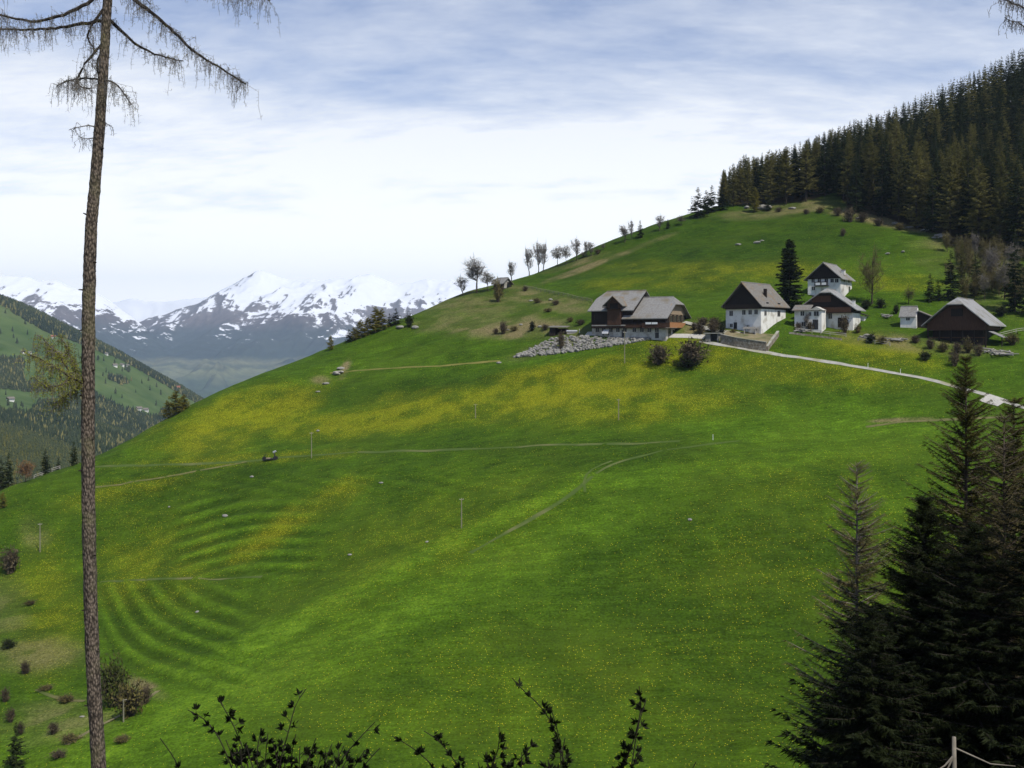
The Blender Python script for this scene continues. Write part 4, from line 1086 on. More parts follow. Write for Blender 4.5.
# ------------------------------------------------------------------ farm buildings
class House:
    """root at the corner that points at the viewer; local x runs along the left face, y along the right face"""
    def __init__(s, name, label, cat, pc, row, D, pl, pr, a, group=None):
        a = R(a); s.D = D; s.ca, s.sa = math.cos(a), math.sin(a); s.xf = (pc-512)/F*D; s.zb = (HY-row)/F*D
        s.L = (F*s.xf - (pl-512)*D) / (F*s.ca + (pl-512)*s.sa)
        s.W = ((pr-512)*D - F*s.xf) / (F*s.sa - (pr-512)*s.ca)
        s.root = empty(name, (s.xf, D, s.zb), -a, label, cat, group)
        print(name, 'L %.1f W %.1f zb %.1f ground %.1f' % (s.L, s.W, s.zb, gz(s.xf, D)))
    def dist(s, x, y): return s.D - x*s.sa + y*s.ca
    def z(s, row, x=0, y=0): return (HY-row)/F*s.dist(x, y) - s.zb
    def lx(s, px, y=0):      # local x of a picture column on the plane y
        t = px-512; xf = s.xf + y*s.sa; D = s.D + y*s.ca
        return (t*D - F*xf) / (F*s.ca + t*s.sa)
    def ly(s, px, x=0):
        t = px-512; xf = s.xf + x*s.ca; D = s.D - x*s.sa
        return (t*D - F*xf) / (F*s.sa - t*s.ca)
    def win(s, face, px, row, w, h, name='window', off=0.0, frame=True, mf=None, mp=None, z=None, label=None):
        """window centred on a picture position of the left ('L') or right ('R') face, w x h metres"""
        b = MB()
        if face == 'L':
            x = s.lx(px, off); zc = s.z(row, x, off) if z is None else z
            if frame: b.box(x-w/2-.09, x+w/2+.09, off-.07, off+.05, zc-h/2-.09, zc+h/2+.09, 0)
            b.box(x-w/2, x+w/2, off-.10 if frame else off-.05, off+.04, zc-h/2, zc+h/2, 1)
            if frame: b.box(x-.03, x+.03, off-.12, off-.02, zc-h/2, zc+h/2, 0)
        else:
            y = s.ly(px, off); zc = s.z(row, off, y) if z is None else z
            if frame: b.box(off-.05, off+.07, y-w/2-.09, y+w/2+.09, zc-h/2-.09, zc+h/2+.09, 0)
            b.box(off-.04, off+.10 if frame else off+.05, y-w/2, y+w/2, zc-h/2, zc+h/2, 1)
            if frame: b.box(off+.02, off+.12, y-.03, y+.03, zc-h/2, zc+h/2, 0)
        o = b.build(name, [mf or M['frame'], mp or M['glass']], s.root)
        if label: o['label'] = label
        return o
    def block(s, name, x0, x1, y0, y1, z0, z1, m):
        b = MB(); b.box(x0, x1, y0, y1, z0, z1); return b.build(name, m, s.root)
    def gable(s, name, axis, x0, x1, y0, y1, z0, ze, zr, m, cut=1.0):
        """walls up to the eave with a gable: axis is the direction of the ridge"""
        ze -= .42; zr -= .3; b = MB()
        def prof(lo, hi):
            mid = (lo+hi)/2
            if cut >= 1: return [(lo,z0),(hi,z0),(hi,ze),(mid,zr),(lo,ze)]
            zc = ze+(zr-ze)*cut; q = (hi-lo)/2*(1-cut)
            return [(lo,z0),(hi,z0),(hi,ze),(mid+q,zc),(mid-q,zc),(lo,ze)]
        if axis == 'y': b.prism([(p, y0, q) for p, q in prof(x0, x1)], (0, y1-y0, 0))
        else: b.prism([(x0, p, q) for p, q in prof(y0, y1)], (x1-x0, 0, 0))
        return b.build(name, m, s.root)
    def roof(s, axis, x0, x1, y0, y1, ze, zr, m, os=.8, ot=.7, t=.22, hip0=0.0, hip1=0.0, hk=.62, name='roof'):
        """two slopes with thickness; hip0/hip1: how far a half hip takes the ridge back at either end"""
        if axis == 'y': lo, hi, t0, t1 = x0, x1, y0-ot, y1+ot
        else: lo, hi, t0, t1 = y0, y1, x0-ot, x1+ot
        mid = (lo+hi)/2; k = (zr-ze)/(mid-lo); zee = ze - k*os
        def pt(sp, tt_, z): return (sp, tt_, z) if axis == 'y' else (tt_, sp, z)
        b = MB()
        for side in (-1, 1):
            e = lo-os if side < 0 else hi+os
            hb = lambda: (e + (mid-e)*hk, zee + (zr-zee)*hk)
            pts = [pt(e, t0, zee)]
            if hip0: pts.append(pt(hb()[0], t0, hb()[1]))
            pts.append(pt(mid, t0+hip0, zr)); pts.append(pt(mid, t1-hip1, zr))
            if hip1: pts.append(pt(hb()[0], t1, hb()[1]))
            pts.append(pt(e, t1, zee))
            b.prism(pts, (0, 0, -t))
        for hip, tt_, sg in ((hip0, t0, 1), (hip1, t1, -1)):
            if hip:
                e0, e1 = lo-os, hi+os
                a0 = (e0+(mid-e0)*hk, zee+(zr-zee)*hk); a1 = (e1+(mid-e1)*hk, a0[1])
                b.prism([pt(a0[0], tt_, a0[1]+.02), pt(a1[0], tt_, a1[1]+.02), pt(mid, tt_+sg*hip, zr+.02)], (0, 0, -t))
        # ridge boards
        o = b.build(name, m, s.root)
        rb = MB()
        p0, p1 = pt(mid, t0+hip0, zr+.03), pt(mid, t1-hip1, zr+.03)
        rb.tube([p0, p1], .13, 5); r_ = rb.build('ridge_cap', M['roof'], s.root); r_.parent = o
        return o
    def chimney(s, x, y, z0, z1, w=.7, m=None):
        b = MB(); b.box(x-w/2, x+w/2, y-w/2, y+w/2, z0, z1, 0); b.box(x-w/2-.1, x+w/2+.1, y-w/2-.1, y+w/2+.1, z1, z1+.15, 1)
        return b.build('chimney', [m or M['plaster'], M['stone']], s.root)
    def balcony(s, face, a0, a1, z0, h, depth, m, off=0.0, mfloor=None, posts=True):
        b = MB()
        def bx(p0, p1, d0, d1, q0, q1, mm=0):
            if face == 'L': b.box(p0, p1, off-d1, off-d0, q0, q1, mm)
            else: b.box(off+d0, off+d1, p0, p1, q0, q1, mm)
        bx(a0, a1, 0, depth, z0-.12, z0, 1)
        bx(a0, a1, depth-.06, depth, z0+h-.1, z0+h)
        n = max(4, int((a1-a0)/.28))
        for i in range(n):
            p = a0 + (a1-a0)*i/n; bx(p, p+(a1-a0)/n*.82, depth-.045, depth-.015, z0+.05, z0+h-.12)
        o = b.build('balcony', [m, mfloor or M['wood_dark']], s.root)
        return o

G_ = 'farmhouses of the hamlet'
# --- A: the long farmhouse --------------------------------------------------------
A = House('long_farmhouse', 'long dark timber farmhouse with two grey roofs and a jutting gabled tower', 'farmhouse', 666, 335.6, 245, 592, 687, 32)
zp = A.z(327.3); L, Wd = A.L, A.W
A.block('wall', -L, 0, 0, Wd, -4, zp, M['plaster_old'])
zeR, zrR = A.z(314.5), A.z(296.7, 0, Wd/2)
zeL = A.z(307.8, -L, 0); zrL = A.z(291.5, -L, Wd/2) 
xs_ = -9.0
A.gable('upper_wall', 'x', -L-.12, xs_-.05, -.12, Wd+.12, zp, zeL, zrL-.25, M['wood_dark'])
A.gable('gable_wall', 'x', xs_, -.30, -.10, Wd+.10, zp, zeR, zrR-.35, M['wood_dark'], cut=.7)
A.roof('x', -L, xs_, 0, Wd, zeL, zrL, M['roof'], os=1.2, ot=.7, hip0=1.6, hk=.6)
A.roof('x', xs_-1.6, 0, 0, Wd, zeR, zrR, M['roof'], os=1.3, ot=.9, hip1=1.7, hk=.66)
# pale boarding of the right gable
b = MB(); mid = Wd/2
zb0 = A.z(314.5, 0, mid)
k = (zrR-.6-zeR)/mid
zt = zeR + (zrR-zeR)*.62
q0 = mid*(1-(zb0-zeR)/(zrR-zeR)) if zb0 > zeR else mid
b.prism([(-.2, .9, zeR+.1), (-.2, Wd-.9, zeR+.1), (-.2, mid+mid*.42, zt), (-.2, mid-mid*.42, zt)], (.12, 0, 0))
A_g = b.build('gable_boarding', M['wood_tan'], A.root); A_g['label'] = 'pale tan boarding of the right gable'
for py_ in (671, 675, 679, 683): A.win('R', py_, 318.6, 1.3, 1.5, off=-.20, mf=M['wood_tan'])
A.balcony('R', -.6, Wd-.3, A.z(327.8), 1.35, 1.3, M['wood_orange'])['label'] = 'new orange wood balcony round the gable end'
A.balcony('L', -6.0, 1.3, A.z(327.8), 1.2, 1.2, M['wood_brown'])
A.balcony('L', -L+.4, -6.2, A.z(327.5), .95, 1.0, M['wood_brown'])
for i, px_ in enumerate((597.5, 604, 611, 618, 625, 634.5, 642, 649.5, 657)):
    A.win('L', px_, 330.0, .95, 1.0, mf=M['plaster_old'])
A.win('L', 591.8+2.5, 317, .9, 1.2, mf=M['wood_tan'])
A.win('L', 623.5, 333.5, 1.0, 1.9, name='door', frame=False); A.win('L', 657, 334.5, 1.0, 1.8, name='door', frame=False)
A.win('R', 669.5, 333.2, 1.6, 2.2, name='door', frame=False); A.win('R', 676.5, 333.2, 1.5, 2.2, name='door', frame=False); A.win('R', 682.0, 332.0, 1.3, 1.6, mf=M['wood_brown'])
A.win('R', 673, 333.2, .9, 1.6, mf=M['frame'])
b = MB(); b.box(-L+.5, -10.5, -1.15, -1.05, A.z(325.6), A.z(324.4), 0)
for t_ in (A.lx(650.4), A.lx(656.6)): b.box(t_-.75, t_+.75, -1.30, -1.22, A.z(324.2), A.z(322.2), 1)
b.build('washing', [M['wood_grey'], M['cloth']], A.root)
# tower
tx0, tx1 = A.lx(607.3, -1.3), A.lx(620.5, -1.3)
b = MB(); tze = A.z(303.2, tx0, -1.3); tzr = A.z(296.8, tx0, -1.3)
b.prism([(tx0,-1.3,zp+.6),(tx1,-1.3,zp+.6),(tx1,-1.3,tze),((tx0+tx1)/2,-1.3,tzr-.1),(tx0,-1.3,tze)], (0, 4.5, 0))
tw = b.build('tower', M['wood_brown'], A.root); tw['label'] = 'brown boarded tower with its own small gable roof'
b = MB(); mx = (tx0+tx1)/2; kk = (tzr-tze)/(mx-tx0)
for e, o_ in ((tx0-1.0, 1), (tx1+1.0, -1)):
    b.prism([(e,-2.2,tze-kk*1.0),(mx,-2.2,tzr),(mx,5.2,tzr),(e,5.2,tze-kk*1.0)], (0,0,.2))
rf = b.build('tower_roof', M['roof_old'], A.root); rf.parent = tw
b = MB(); b.box(tx0-1.1, tx0-.02, -2.0, -.2, A.z(307.9,tx0), A.z(307.9,tx0)+.14); rf2 = b.build('tower_canopy', M['wood_dark'], A.root); rf2.parent = tw
b = MB(); b.box(tx0-.02, tx1+.02, -1.9, -1.28, A.z(309.3,tx0), A.z(308.6,tx0)); o_ = b.build('tower_sill', M['wood_dark'], A.root); o_.parent = tw
b = MB(); b.box(mx-1.1, mx+1.1, -1.36, -1.28, A.z(309,tx0), A.z(303.6,tx0)); o_ = b.build('hayloft_door', M['wood_dark'], A.root); o_.parent = tw

# --- B: white house with tall dark gable ------------------------------------------
B = House('white_farmhouse', 'white farmhouse with tall black wooden gable left of the big spruce', 'farmhouse', 761, 325, 240, 725.8, 785.6, 40)
zp = B.z(308.7); L, Wd = B.L, B.W
B.block('wall', -L, 0, 0, Wd, -6, zp, M['plaster'])
ze, zr = B.z(302.6), B.z(282.2, -L/2, 0)
B.gable('upper_wall', 'y', -L-.12, .12, -.25, Wd+.12, zp, ze, zr-.3, M['wood_dark'])
B.roof('y', -L, 0, 0, Wd, ze, zr, M['roof_old'], os=.75, ot=1.1)
B.balcony('L', -L-.3, .3, B.z(308.0), 1.0, 1.0, M['wood_dark'])
for px_, r_, w_, h_ in ((731.3,313.4,.9,1.2),(744,312.4,.85,1.1),(750.3,312.2,.85,1.1),(756.2,312.0,.85,1.1),(731.5,325.4,.7,.8)): B.win('L', px_, r_, w_, h_)
B.win('L', 735.4, 325.6, .9, 1.6, name='door', frame=False)
B.win('R', 765.2, 313.0, 1.1, 1.1); B.win('R', 778.6, 313.4, 1.5, 1.3)
B.win('R', 767.5, 303.8, 1.1, .8, frame=False, off=.12); B.win('R', 779, 304.6, 1.3, .8, frame=False, off=.12)
b = MB(); dx, dy = -L*.18, Wd*.42; dz = zr - (zr-ze)*.36/.5*1.0
b.box(dx-.3, dx+.35, dy-.35, dy+.35, ze+1.2, zr-(zr-ze)*.36+.35); b.build('roof_hatch', M['wood_dark'], B.root)

# --- C: upper white house -----------------------------------------------------------
Cc = House('white_farmhouse', 'tall white house with black gable and chimney, uppermost of the hamlet', 'farmhouse', 840.5, 294, 268, 807.8, 851.8, 34)
zp = Cc.z(277.4); L, Wd = Cc.L, Cc.W
Cc.block('wall', -L, 0, 0, Wd, -6, zp, M['plaster'])
ze, zr = Cc.z(277.0), Cc.z(262.6, -L/2, 0)
Cc.gable('gable_wall', 'y', -L-.1, .1, -.3, Wd+.1, zp, ze+.1, zr-.3, M['wood_dark'])
Cc.roof('y', -L, 0, 0, Wd, ze+.2, zr, M['roof'], os=.8, ot=1.1)
for px_ in (813.2, 819.4, 826.4, 832.2, 836.8): Cc.win('L', px_, 280.6, .85, 1.0)
Cc.win('R', 844.3, 280.3, .8, 1.0); Cc.win('R', 848.6, 281, 1.0, 1.0); Cc.win('R', 849.2, 289.5, 1.6, 1.7)
Cc.win('L', 813.6, 288.4, .8, 1.0)
Cc.balcony('L', Cc.lx(815.6), Cc.lx(829), Cc.z(285.2), 1.1, 1.1, M['wood_dark'])
b = MB()
for t_ in (819.2, 825.2): b.box(Cc.lx(t_)-.6, Cc.lx(t_)+.6, -1.28, -1.2, Cc.z(284.6), Cc.z(282.2))
b.build('washing', M['cloth'], Cc.root)
Cc.chimney(-.9, Cc.ly(846.5), zr-3.2, Cc.z(270.4, -1, Cc.ly(846.5)), 1.0)

# --- D: brown low gabled house ------------------------------------------------------
Dh = House('brown_farmhouse', 'low broad brown gabled farmhouse directly below the tall white house', 'farmhouse', 853, 331, 242.5, 800, 858.5, 31)
zp = Dh.z(312.8); L, Wd = Dh.L, Dh.W
Wd = max(Wd, 8.5)
Dh.block('wall', -L, 0, 0, Wd, -5, zp, M['plaster'])
ze, zr = Dh.z(306.5), Dh.z(288.5, -L/2, 0)
Dh.gable('upper_wall', 'y', -L-.1, .1, -.25, Wd+.1, zp, ze, zr-.3, M['wood_dark'], cut=.82)
Dh.roof('y', -L, 0, 0, Wd, ze, zr, M['roof_pale'], os=1.1, ot=1.2, hip0=1.4, hk=.82)
b = MB(); b.box(Dh.lx(812,-.3), Dh.lx(831,-.3), -.42, -.24, Dh.z(301.5), Dh.z(295.2)); o_ = b.build('gable_boarding', M['wood_brown'], Dh.root); o_['label'] = 'redder boards in the middle of the gable'
Dh.balcony('L', Dh.lx(818), -.2, Dh.z(312.4), 1.3, 1.1, M['wood_brown'], off=-.1)
for px_ in (824.3, 830.3): Dh.win('L', px_, 316.0, .85, 1.3)
Dh.win('L', 822.4, 328.2, .9, 1.9, name='door', frame=False); Dh.win('L', 842, 322.5, 2.0, 2.4, name='barn_door', frame=False, mp=M['wood_dark'])
Dh.chimney(-.6, Dh.ly(857)*.5+1.5, ze, ze+1.6, .6)
# white annex in front
An = House('white_annex', 'small white annex with flat brownish roof before the brown farmhouse', 'outbuilding', 821.6, 331.5, 240.8, 794.5, 824, 31)
L, Wd = An.L, max(An.W, 3)
ztA = An.z(310.6)
An.block('wall', -L, 0, 0, 4.2, -4, ztA, M['plaster'])
b = MB(); b.prism([(-L-.5,-.7,ztA-.02),(-2.6,-.7,ztA-.02),(-2.6,2.4,ztA+1.35),(-L-.5,2.4,ztA+1.35)], (0,0,.2)); b.build('roof', M['roof_old'], An.root)
b = MB(); b.prism([(-2.9,-.5,ztA+.12),(.4,-.5,ztA+.12),(-1.2,-.5,ztA+1.0)], (0,4.0,0)); b.build('gable_cap', M['plaster_old'], An.root)
for px_, r_, w_, h_ in ((802.5,313.5,.9,1.1),(816.4,313.6,1.1,1.1),(810,314,.6,.9)): An.win('L', px_, r_, w_, h_)
An.win('L', 815.5, 324.5, 1.3, 2.4, name='door', frame=False); An.win('L', 803.5, 324, .8, 1.0)
# low white shed right of it
Lo = House('white_shed', 'low white shed with dark lean-to roof right of the brown farmhouse', 'shed', 864.5, 323.5, 250, 853.5, 867, 31)
Lo.block('wall', -Lo.L, 0, 0, 3.2, -3, Lo.z(316.2), M['plaster'])
b = MB(); z_ = Lo.z(316.0); b.prism([(-Lo.L-.9,-.5,z_+1.4),(.5,-.5,z_),(.5,3.6,z_),(-Lo.L-.9,3.6,z_+1.4)], (0,0,.18)); b.build('roof', M['wood_dark'], Lo.root)
Lo.win('L', 857.5, 319.5, .6, .7)

# --- E: little white house ---------------------------------------------------------
E = House('small_white_house', 'small white gabled house with a single window left of the big barn', 'house', 916.4, 325.6, 239, 900.3, 919.4, 33)
L, Wd = E.L, max(E.W, 4.0); ze, zr = E.z(315.2), E.z(306.3, 0, Wd/2)
E.gable('wall', 'x', -L, 0, 0, Wd, -3, ze, zr-.1, M['plaster'])
E.roof('x', -L, -.42, 0, Wd, ze+.05, zr, M['roof'], os=.35, ot=.32)
E.win('L', 908, 318.2, .85, 1.0)
b = MB(); z_ = E.z(312.6); b.prism([(.05,.8,-2),(2.7,.8,-2),(2.7,.8,z_-.95),(.05,.8,z_+.2)], (0,Wd-.4,0)); b.build('woodshed', M['wood_dark'], E.root)
b = MB(); z_ = E.z(312.6); b.prism([(.1,.4,z_+.4),(3.0,.4,z_-.9),(3.0,Wd+.6,z_-.9),(.1,Wd+.6,z_+.4)], (0,0,.15)); b.build('woodshed_roof', M['roof_old'], E.root)

# --- F: the big barn -----------------------------------------------------------------
Fb = House('hay_barn', 'big dark brown hay barn with pale grey roof at the right', 'barn', 986.2, 346.5, 224, 927.2, 1000.5, 37)
L, Wd = Fb.L, Fb.W; zf = Fb.z(329.5); ze, zr = Fb.z(321.2), Fb.z(297.5, -L/2, 0)
b = MB(); b.box(-L+.9, -.9, 1.4, Wd, -4, zf, 0); b.build('wall', M['wood_dark'], Fb.root)
Fb.gable('gable_wall', 'y', -L, 0, -.2, Wd, zf, ze, zr-.35, M['wood_brown'], cut=.78)
Fb.roof('y', -L, 0, 0, Wd, ze, zr, M['roof_pale'], os=1.0, ot=1.5, hip0=2.4, hk=.76)
for t_ in np.linspace(-L+.15, -.15, 6):
    b = MB(); b.box(t_-.16, t_+.16, 0, .32, -4, zf); b.build('post', M['wood_dark'], Fb.root)
b = MB(); b.box(-L, 0, -.35, -.21, zf-.15, zf+.15); b.box(-L, 0, .02, .2, Fb.z(338), Fb.z(337)); b.build('cross_beam', M['wood_brown'], Fb.root)
b = MB(); b.box(Fb.lx(951,-.25), Fb.lx(963,-.25), -.30, -.18, Fb.z(316), Fb.z(308)); b.build('hayloft_door', M['wood_dark'], Fb.root)
b = MB(); b.box(.02, .12, Wd-.6, Wd+.1, -1, ze-.4); b.build('corner_board', M['plaster_old'], Fb.root)
b = MB(); z_ = Fb.z(335.2, 2, 3); b.prism([(.15,1.5,z_+.8),(3.2,1.5,z_-.6),(3.2,6.6,z_-.6),(.15,6.6,z_+.8)], (0,0,.14)); b.build('lean_to_roof', M['roof_pale'], Fb.root)
b = MB(); b.box(2.8, 3.0, 1.7, 1.9, z_-4, z_-.5); b.box(2.8, 3.0, 6.2, 6.4, z_-4, z_-.5); b.build('lean_to_posts', M['wood_dark'], Fb.root)

# --- G: hut on the skyline -----------------------------------------------------------
gx, gy, gz_ = at(503, 288.5)
G = House('skyline_hut', 'small open fronted timber hut on the grassy knoll at the skyline', 'hut', 502.6, 288.3, gy-1.5, 493.6, 511.6, 42)
L, Wd = G.L, G.W; ze, zr = G.z(282.4), G.z(277.6, 0, Wd/2)
G.gable('wall', 'x', -L, 0, 0, Wd, -2, ze, zr-.15, M['wood_dark'])
G.roof('x', -L, 0, 0, Wd, ze, zr, M['roof'], os=.5, ot=.6)
b = MB(); b.prism([(.03,.5,0.1),(.03,1.8,.1),(.03,2.2,ze+.7),(.03,.9,ze+.3)], (.08,0,0)); b.prism([(.03,Wd/2-1,ze+.2),(.03,Wd/2+1.4,ze+.2),(.03,Wd/2,zr-.7)], (.08,0,0)); b.build('pale_boarding', M['wood_grey'], G.root)
G.win('R', 507.8, 286.3, 1.5, 1.7, name='opening', frame=False)  # dark panel painted as the shade of the open front

# --- H: dark shed left of the long farmhouse ------------------------------------------
Hs = House('dark_shed', 'low black open shed at the top of the rubble bank', 'shed', 565.5, 334, 262, 549.5, 567.5, 20)
L = Hs.L
b = MB(); b.box(-L, -L+1.6, 0, 2.6, -2, Hs.z(327.6)); b.box(-L+1.6, 0, 2.2, 2.5, -2, Hs.z(328.2)); b.box(-.25, 0, 0, 2.5, -2, Hs.z(328.2)); b.build('wall', M['wood_dark'], Hs.root)
b = MB(); b.prism([(-L-.3,-.5,Hs.z(327.3)),(.4,-.5,Hs.z(327.6)),(.4,3,Hs.z(326.2)),(-L-.3,3,Hs.z(326.0))], (0,0,.14)); b.build('roof', M['roof_old'], Hs.root)
# pale low thing beside it: covered wood pile
x, y, z = at(572, 333)
t = empty('covered_stack', (x, y, z), R(-10), 'long low stack under grey white sheeting right of the black shed', 'wood stack')
b = MB(); b.box(-1.3, 1.3, -.5, .5, -.3, .45); b.build('logs', M['wood_grey'], t)
b = MB(); b.prism([(-1.45,-.62,.4),(1.45,-.62,.4),(1.4,0,.72),(-1.4,0,.72)], (0,0,.05)); b.prism([(-1.45,.62,.4),(1.45,.62,.4),(1.4,0,.72),(-1.4,0,.72)], (0,0,.05)); b.build('sheet', M['metal'], t)

# --- I: stone shed with dark opening ----------------------------------------------------
I = House('stone_shed', 'flat roofed grey stone shed with a dark doorway at the end of the terrace wall', 'shed', 718.5, 342.3, 240, 705.2, 721, 24)
L = I.L; zt = I.z(333.6)
b = MB(); b.box(-L, -2.0, 0, 2.8, -2, zt); b.box(-.35, 0, 0, 2.8, -2, zt); b.box(-2.0, -.35, 2.4, 2.8, -2, zt); b.build('wall', M['stone'], I.root)
b = MB(); b.box(-2.0, -.35, .8, .9, -2, zt-.05); b.build('door', M['black'], I.root)  # black sheet in place of the shade inside the open doorway
b = MB(); b.box(-L-.35, .35, -.4, 3.1, zt, zt+.2); b.build('roof', M['concrete'], I.root)

# ------------------------------------------------------------------ terrace walls, rubble, fences
def wall_line(name, line, h, th, m, label, cat='wall', cap=None, base=-.8):
    pts = [at(a, b) for a, b in line]
    b = MB(); b2 = MB(); o0 = pts[0]
    t = empty(name, o0, 0, label, cat)
    for (p, q) in zip(pts, pts[1:]):
        d = Vector((q[0]-p[0], q[1]-p[1], 0)).normalized(); n = Vector((-d.y, d.x, 0))*th/2
        P0 = Vector(p)-Vector(o0); Q0 = Vector(q)-Vector(o0)
        up = Vector((0,0,h)); dn = Vector((0,0,base))
        b.hexa([P0-n+dn, Q0-n+dn, Q0+n+dn, P0+n+dn, P0-n+up, Q0-n+up, Q0+n+up, P0+n+up])
        n2 = n*1.25; u2 = Vector((0,0,h+.14)); u1 = Vector((0,0,h+.003))
        b2.hexa([P0-n2+u1, Q0-n2+u1, Q0+n2+u1, P0+n2+u1, P0-n2+u2, Q0-n2+u2, Q0+n2+u2, P0+n2+u2])
    b.build('wall_face', m, t); 
    if cap: b2.build('coping', cap, t)
    return t
wall_line('terrace_wall', [(721,343),(735,346),(750,348.5),(766.5,351)], 2.0, .6, M['stone_wall'], 'brown rubble retaining wall under the terrace of the white gabled house', cap=M['concrete'], base=-1.2)
wall_line('terrace_side_wall', [(766.8,351.2),(772,344),(778,336)], 1.1, .5, M['stone_wall'], 'short side wall climbing from the terrace corner to the meadow', cap=M['concrete'], base=-1.2)
# level terrace behind the wall
pA, pB, pC, pD = at(722, 343), at(766, 351), at(778, 336), at(727, 333)
b = MB(); zt_ = [pA[2]+1.7, pB[2]+1.7, pC[2]+.35, pD[2]+.5]
b.prism([(p[0], p[1], z_) for p, z_ in zip((pA, pB, pC, pD), zt_)], (0, 0, -.6)); tr = b.build('terrace', mat('trodden_yard', (.13,.11,.055), (.24,.20,.12), .8, .95, (.08,.09,.03), .4)); tag(tr, kind='structure')
x, y, z = at(750, 335)
t = empty('board_stack', (x, y, z+.7), R(-18), 'grey stack of boards on trestles on the garden terrace', 'stack')
b = MB(); b.box(-1.7, 1.7, -.6, .6, .75, 1.05); b.box(-1.5, 1.3, -.5, .4, 1.05, 1.3); b.build('boards', M['wood_grey'], t)
for sx in (-1.3, 1.3):
    b = MB(); b.box(sx-.12, sx+.12, -.55, .55, -.9, .75); b.build('trestle', M['wood_grey'], t)
wall_line('garden_wall', [(789,333.5),(805,335.5),(822,337.5),(842,340)], .4, .3, M['stone_wall'], 'low pale wall along the yard of the brown farmhouse', base=-.6)

def fence(name, line, label, h=1.0, rails=(.45,.9), gap=2.4, m=None, group=None):
    pts = [Vector(at(a, b)) for a, b in line]; o0 = pts[0].copy()
    t = empty(name, o0, 0, label, 'fence', group)
    posts = []
    for p, q in zip(pts, pts[1:]):
        n = max(1, int((q-p).length/gap))
        for i in range(n): posts.append(p + (q-p)*i/n)
    posts.append(pts[-1]); m = m or M['wood_grey']
    for p in posts:
        p.z = gz(p.x, p.y)
    rb = MB()
    for p, q in zip(posts, posts[1:]):
        for r_ in rails: rb.tube([p-o0+Vector((0,0,r_*h)), q-o0+Vector((0,0,r_*h))], .06, 4)
    pb = MB()
    for p in posts[:100]:
        b = MB(); b.tube([p-o0+Vector((0,0,-.3)), p-o0+Vector((0,0,h))], .08, 5); b.build('post', m, t)
    rb.build('rails', m, t)
    return t
fence('rail_fence', [(524,288),(545,292.5),(568,297),(592,302.5)], 'pale rail fence climbing from the long farmhouse to the skyline hut', m=M['pole'])
fence('garden_fence', [(796,331.5),(812,333.5),(830,335.5),(846,337)], 'weathered wooden fence before the brown farmhouse', h=.9, gap=2.0)
fence('yard_fence', [(858,341),(875,344),(890,346)], 'broken grey fence left in the garden plot below the houses', h=.9, gap=2.0)
fence('bank_fence', [(1000,337),(1016,333),(1030,331)], 'pale fence at the right edge beside the barn', h=1.0, gap=3)
fence('edge_fence', [(34,470),(42,469),(52,469),(60,467)], 'pale rails at the lower left edge of the meadow', h=.9, gap=3)

# rubble bank
r2 = np.random.default_rng(5)
t = empty('rubble_bank', at(560, 345), 0, 'long bank of pale tumbled field stones below the long farmhouse', 'stone bank')
o0 = t.location.copy(); b = MB(); n = 0
ico = RK[0]
iv = [v.co.copy() for v in ico.vertices]; ip = [tuple(p.vertices) for p in ico.polygons]
lowL = lambda u: np.interp(u, [514,545,575,600,625,652], [357.5,355.5,351.5,348,344,339.5])
upL = lambda u: np.interp(u, [514,530,545,560,580,600,652], [357,349,341,337,336.5,336.5,336])
while n < 1100:
    u = r2.uniform(514, 652); a_, c_ = upL(u), lowL(u)
    if c_ - a_ < .2: continue
    if r2.random() > (c_-a_+3)/18.: continue
    v = r2.uniform(a_, c_); x, y, z = at(u, v)
    s_ = (.12+.36*r2.random()**2)*(1.2 if v > c_-3 else 1); R3 = Matrix.Rotation(r2.uniform(0, 6.28), 3, 'Z') @ Matrix.Rotation(r2.uniform(-.5, .5), 3, 'X')
    base = len(b.v)
    for q in iv:
        w_ = R3 @ Vector((q.x*s_*r2.uniform(.92,1.08), q.y*s_, q.z*s_*1.3)); b.v.append((w_.x + x-o0.x, w_.y + y-o0.y, w_.z + z-o0.z + s_*.25))
    for f in ip: b.f.append(tuple(base+i for i in f)); b.m.append(0 if r2.random() < .5 else 1)
    n += 1
b.build('stones', [M['stone_white'], M['stone']], t)
# log and stone heap by the barn
def heap(px, py, wpx, n, label, kind):
    x, y, z = at(px, py); t = empty('heap', (x, y, z), 0, label, 'heap'); b = MB()
    for i in range(n):
        dx = r2.normal()*wpx/F*y*.28; dy = r2.normal()*.7; dz = abs(r2.normal())*.35
        if kind == 'logs':
            a_ = r2.uniform(0, 3.14); l_ = r2.uniform(.5, 1.5); b.tube([(dx-math.cos(a_)*l_, dy-math.sin(a_)*l_, dz), (dx+math.cos(a_)*l_, dy+math.sin(a_)*l_, dz+r2.uniform(-.2,.4))], r2.uniform(.1,.2), 6, int(r2.random() < .5))
        else:
            s_ = r2.uniform(.25,.6); base = len(b.v)
            for q in iv: b.v.append((dx+q.x*s_, dy+q.y*s_, dz+q.z*s_))
            for f in ip: b.f.append(tuple(base+i for i in f)); b.m.append(0)
    b.build('pieces', [M['wood_grey'], M['stone_white']], t)
heap(1002, 355, 20, 26, 'jumbled heap of pale logs and boards right of the barn', 'logs')
heap(990, 352, 12, 14, 'smaller dark pile of logs under the barn lean-to', 'logs')
heap(893, 341, 20, 20, 'heap of old timber in the garden plot below the little white house', 'logs')
heap(868, 338, 12, 12, 'small stone heap left in the garden plot', 'stone')
heap(885, 317, 14, 12, 'white and grey clutter in the yard under the tall bare tree', 'logs')
heap(338, 374, 9, 16, 'stones tumbled down the bare scar on the left slope', 'stone')
heap(942, 238, 14, 12, 'tumbled white stones where meadow and wood meet', 'stone')
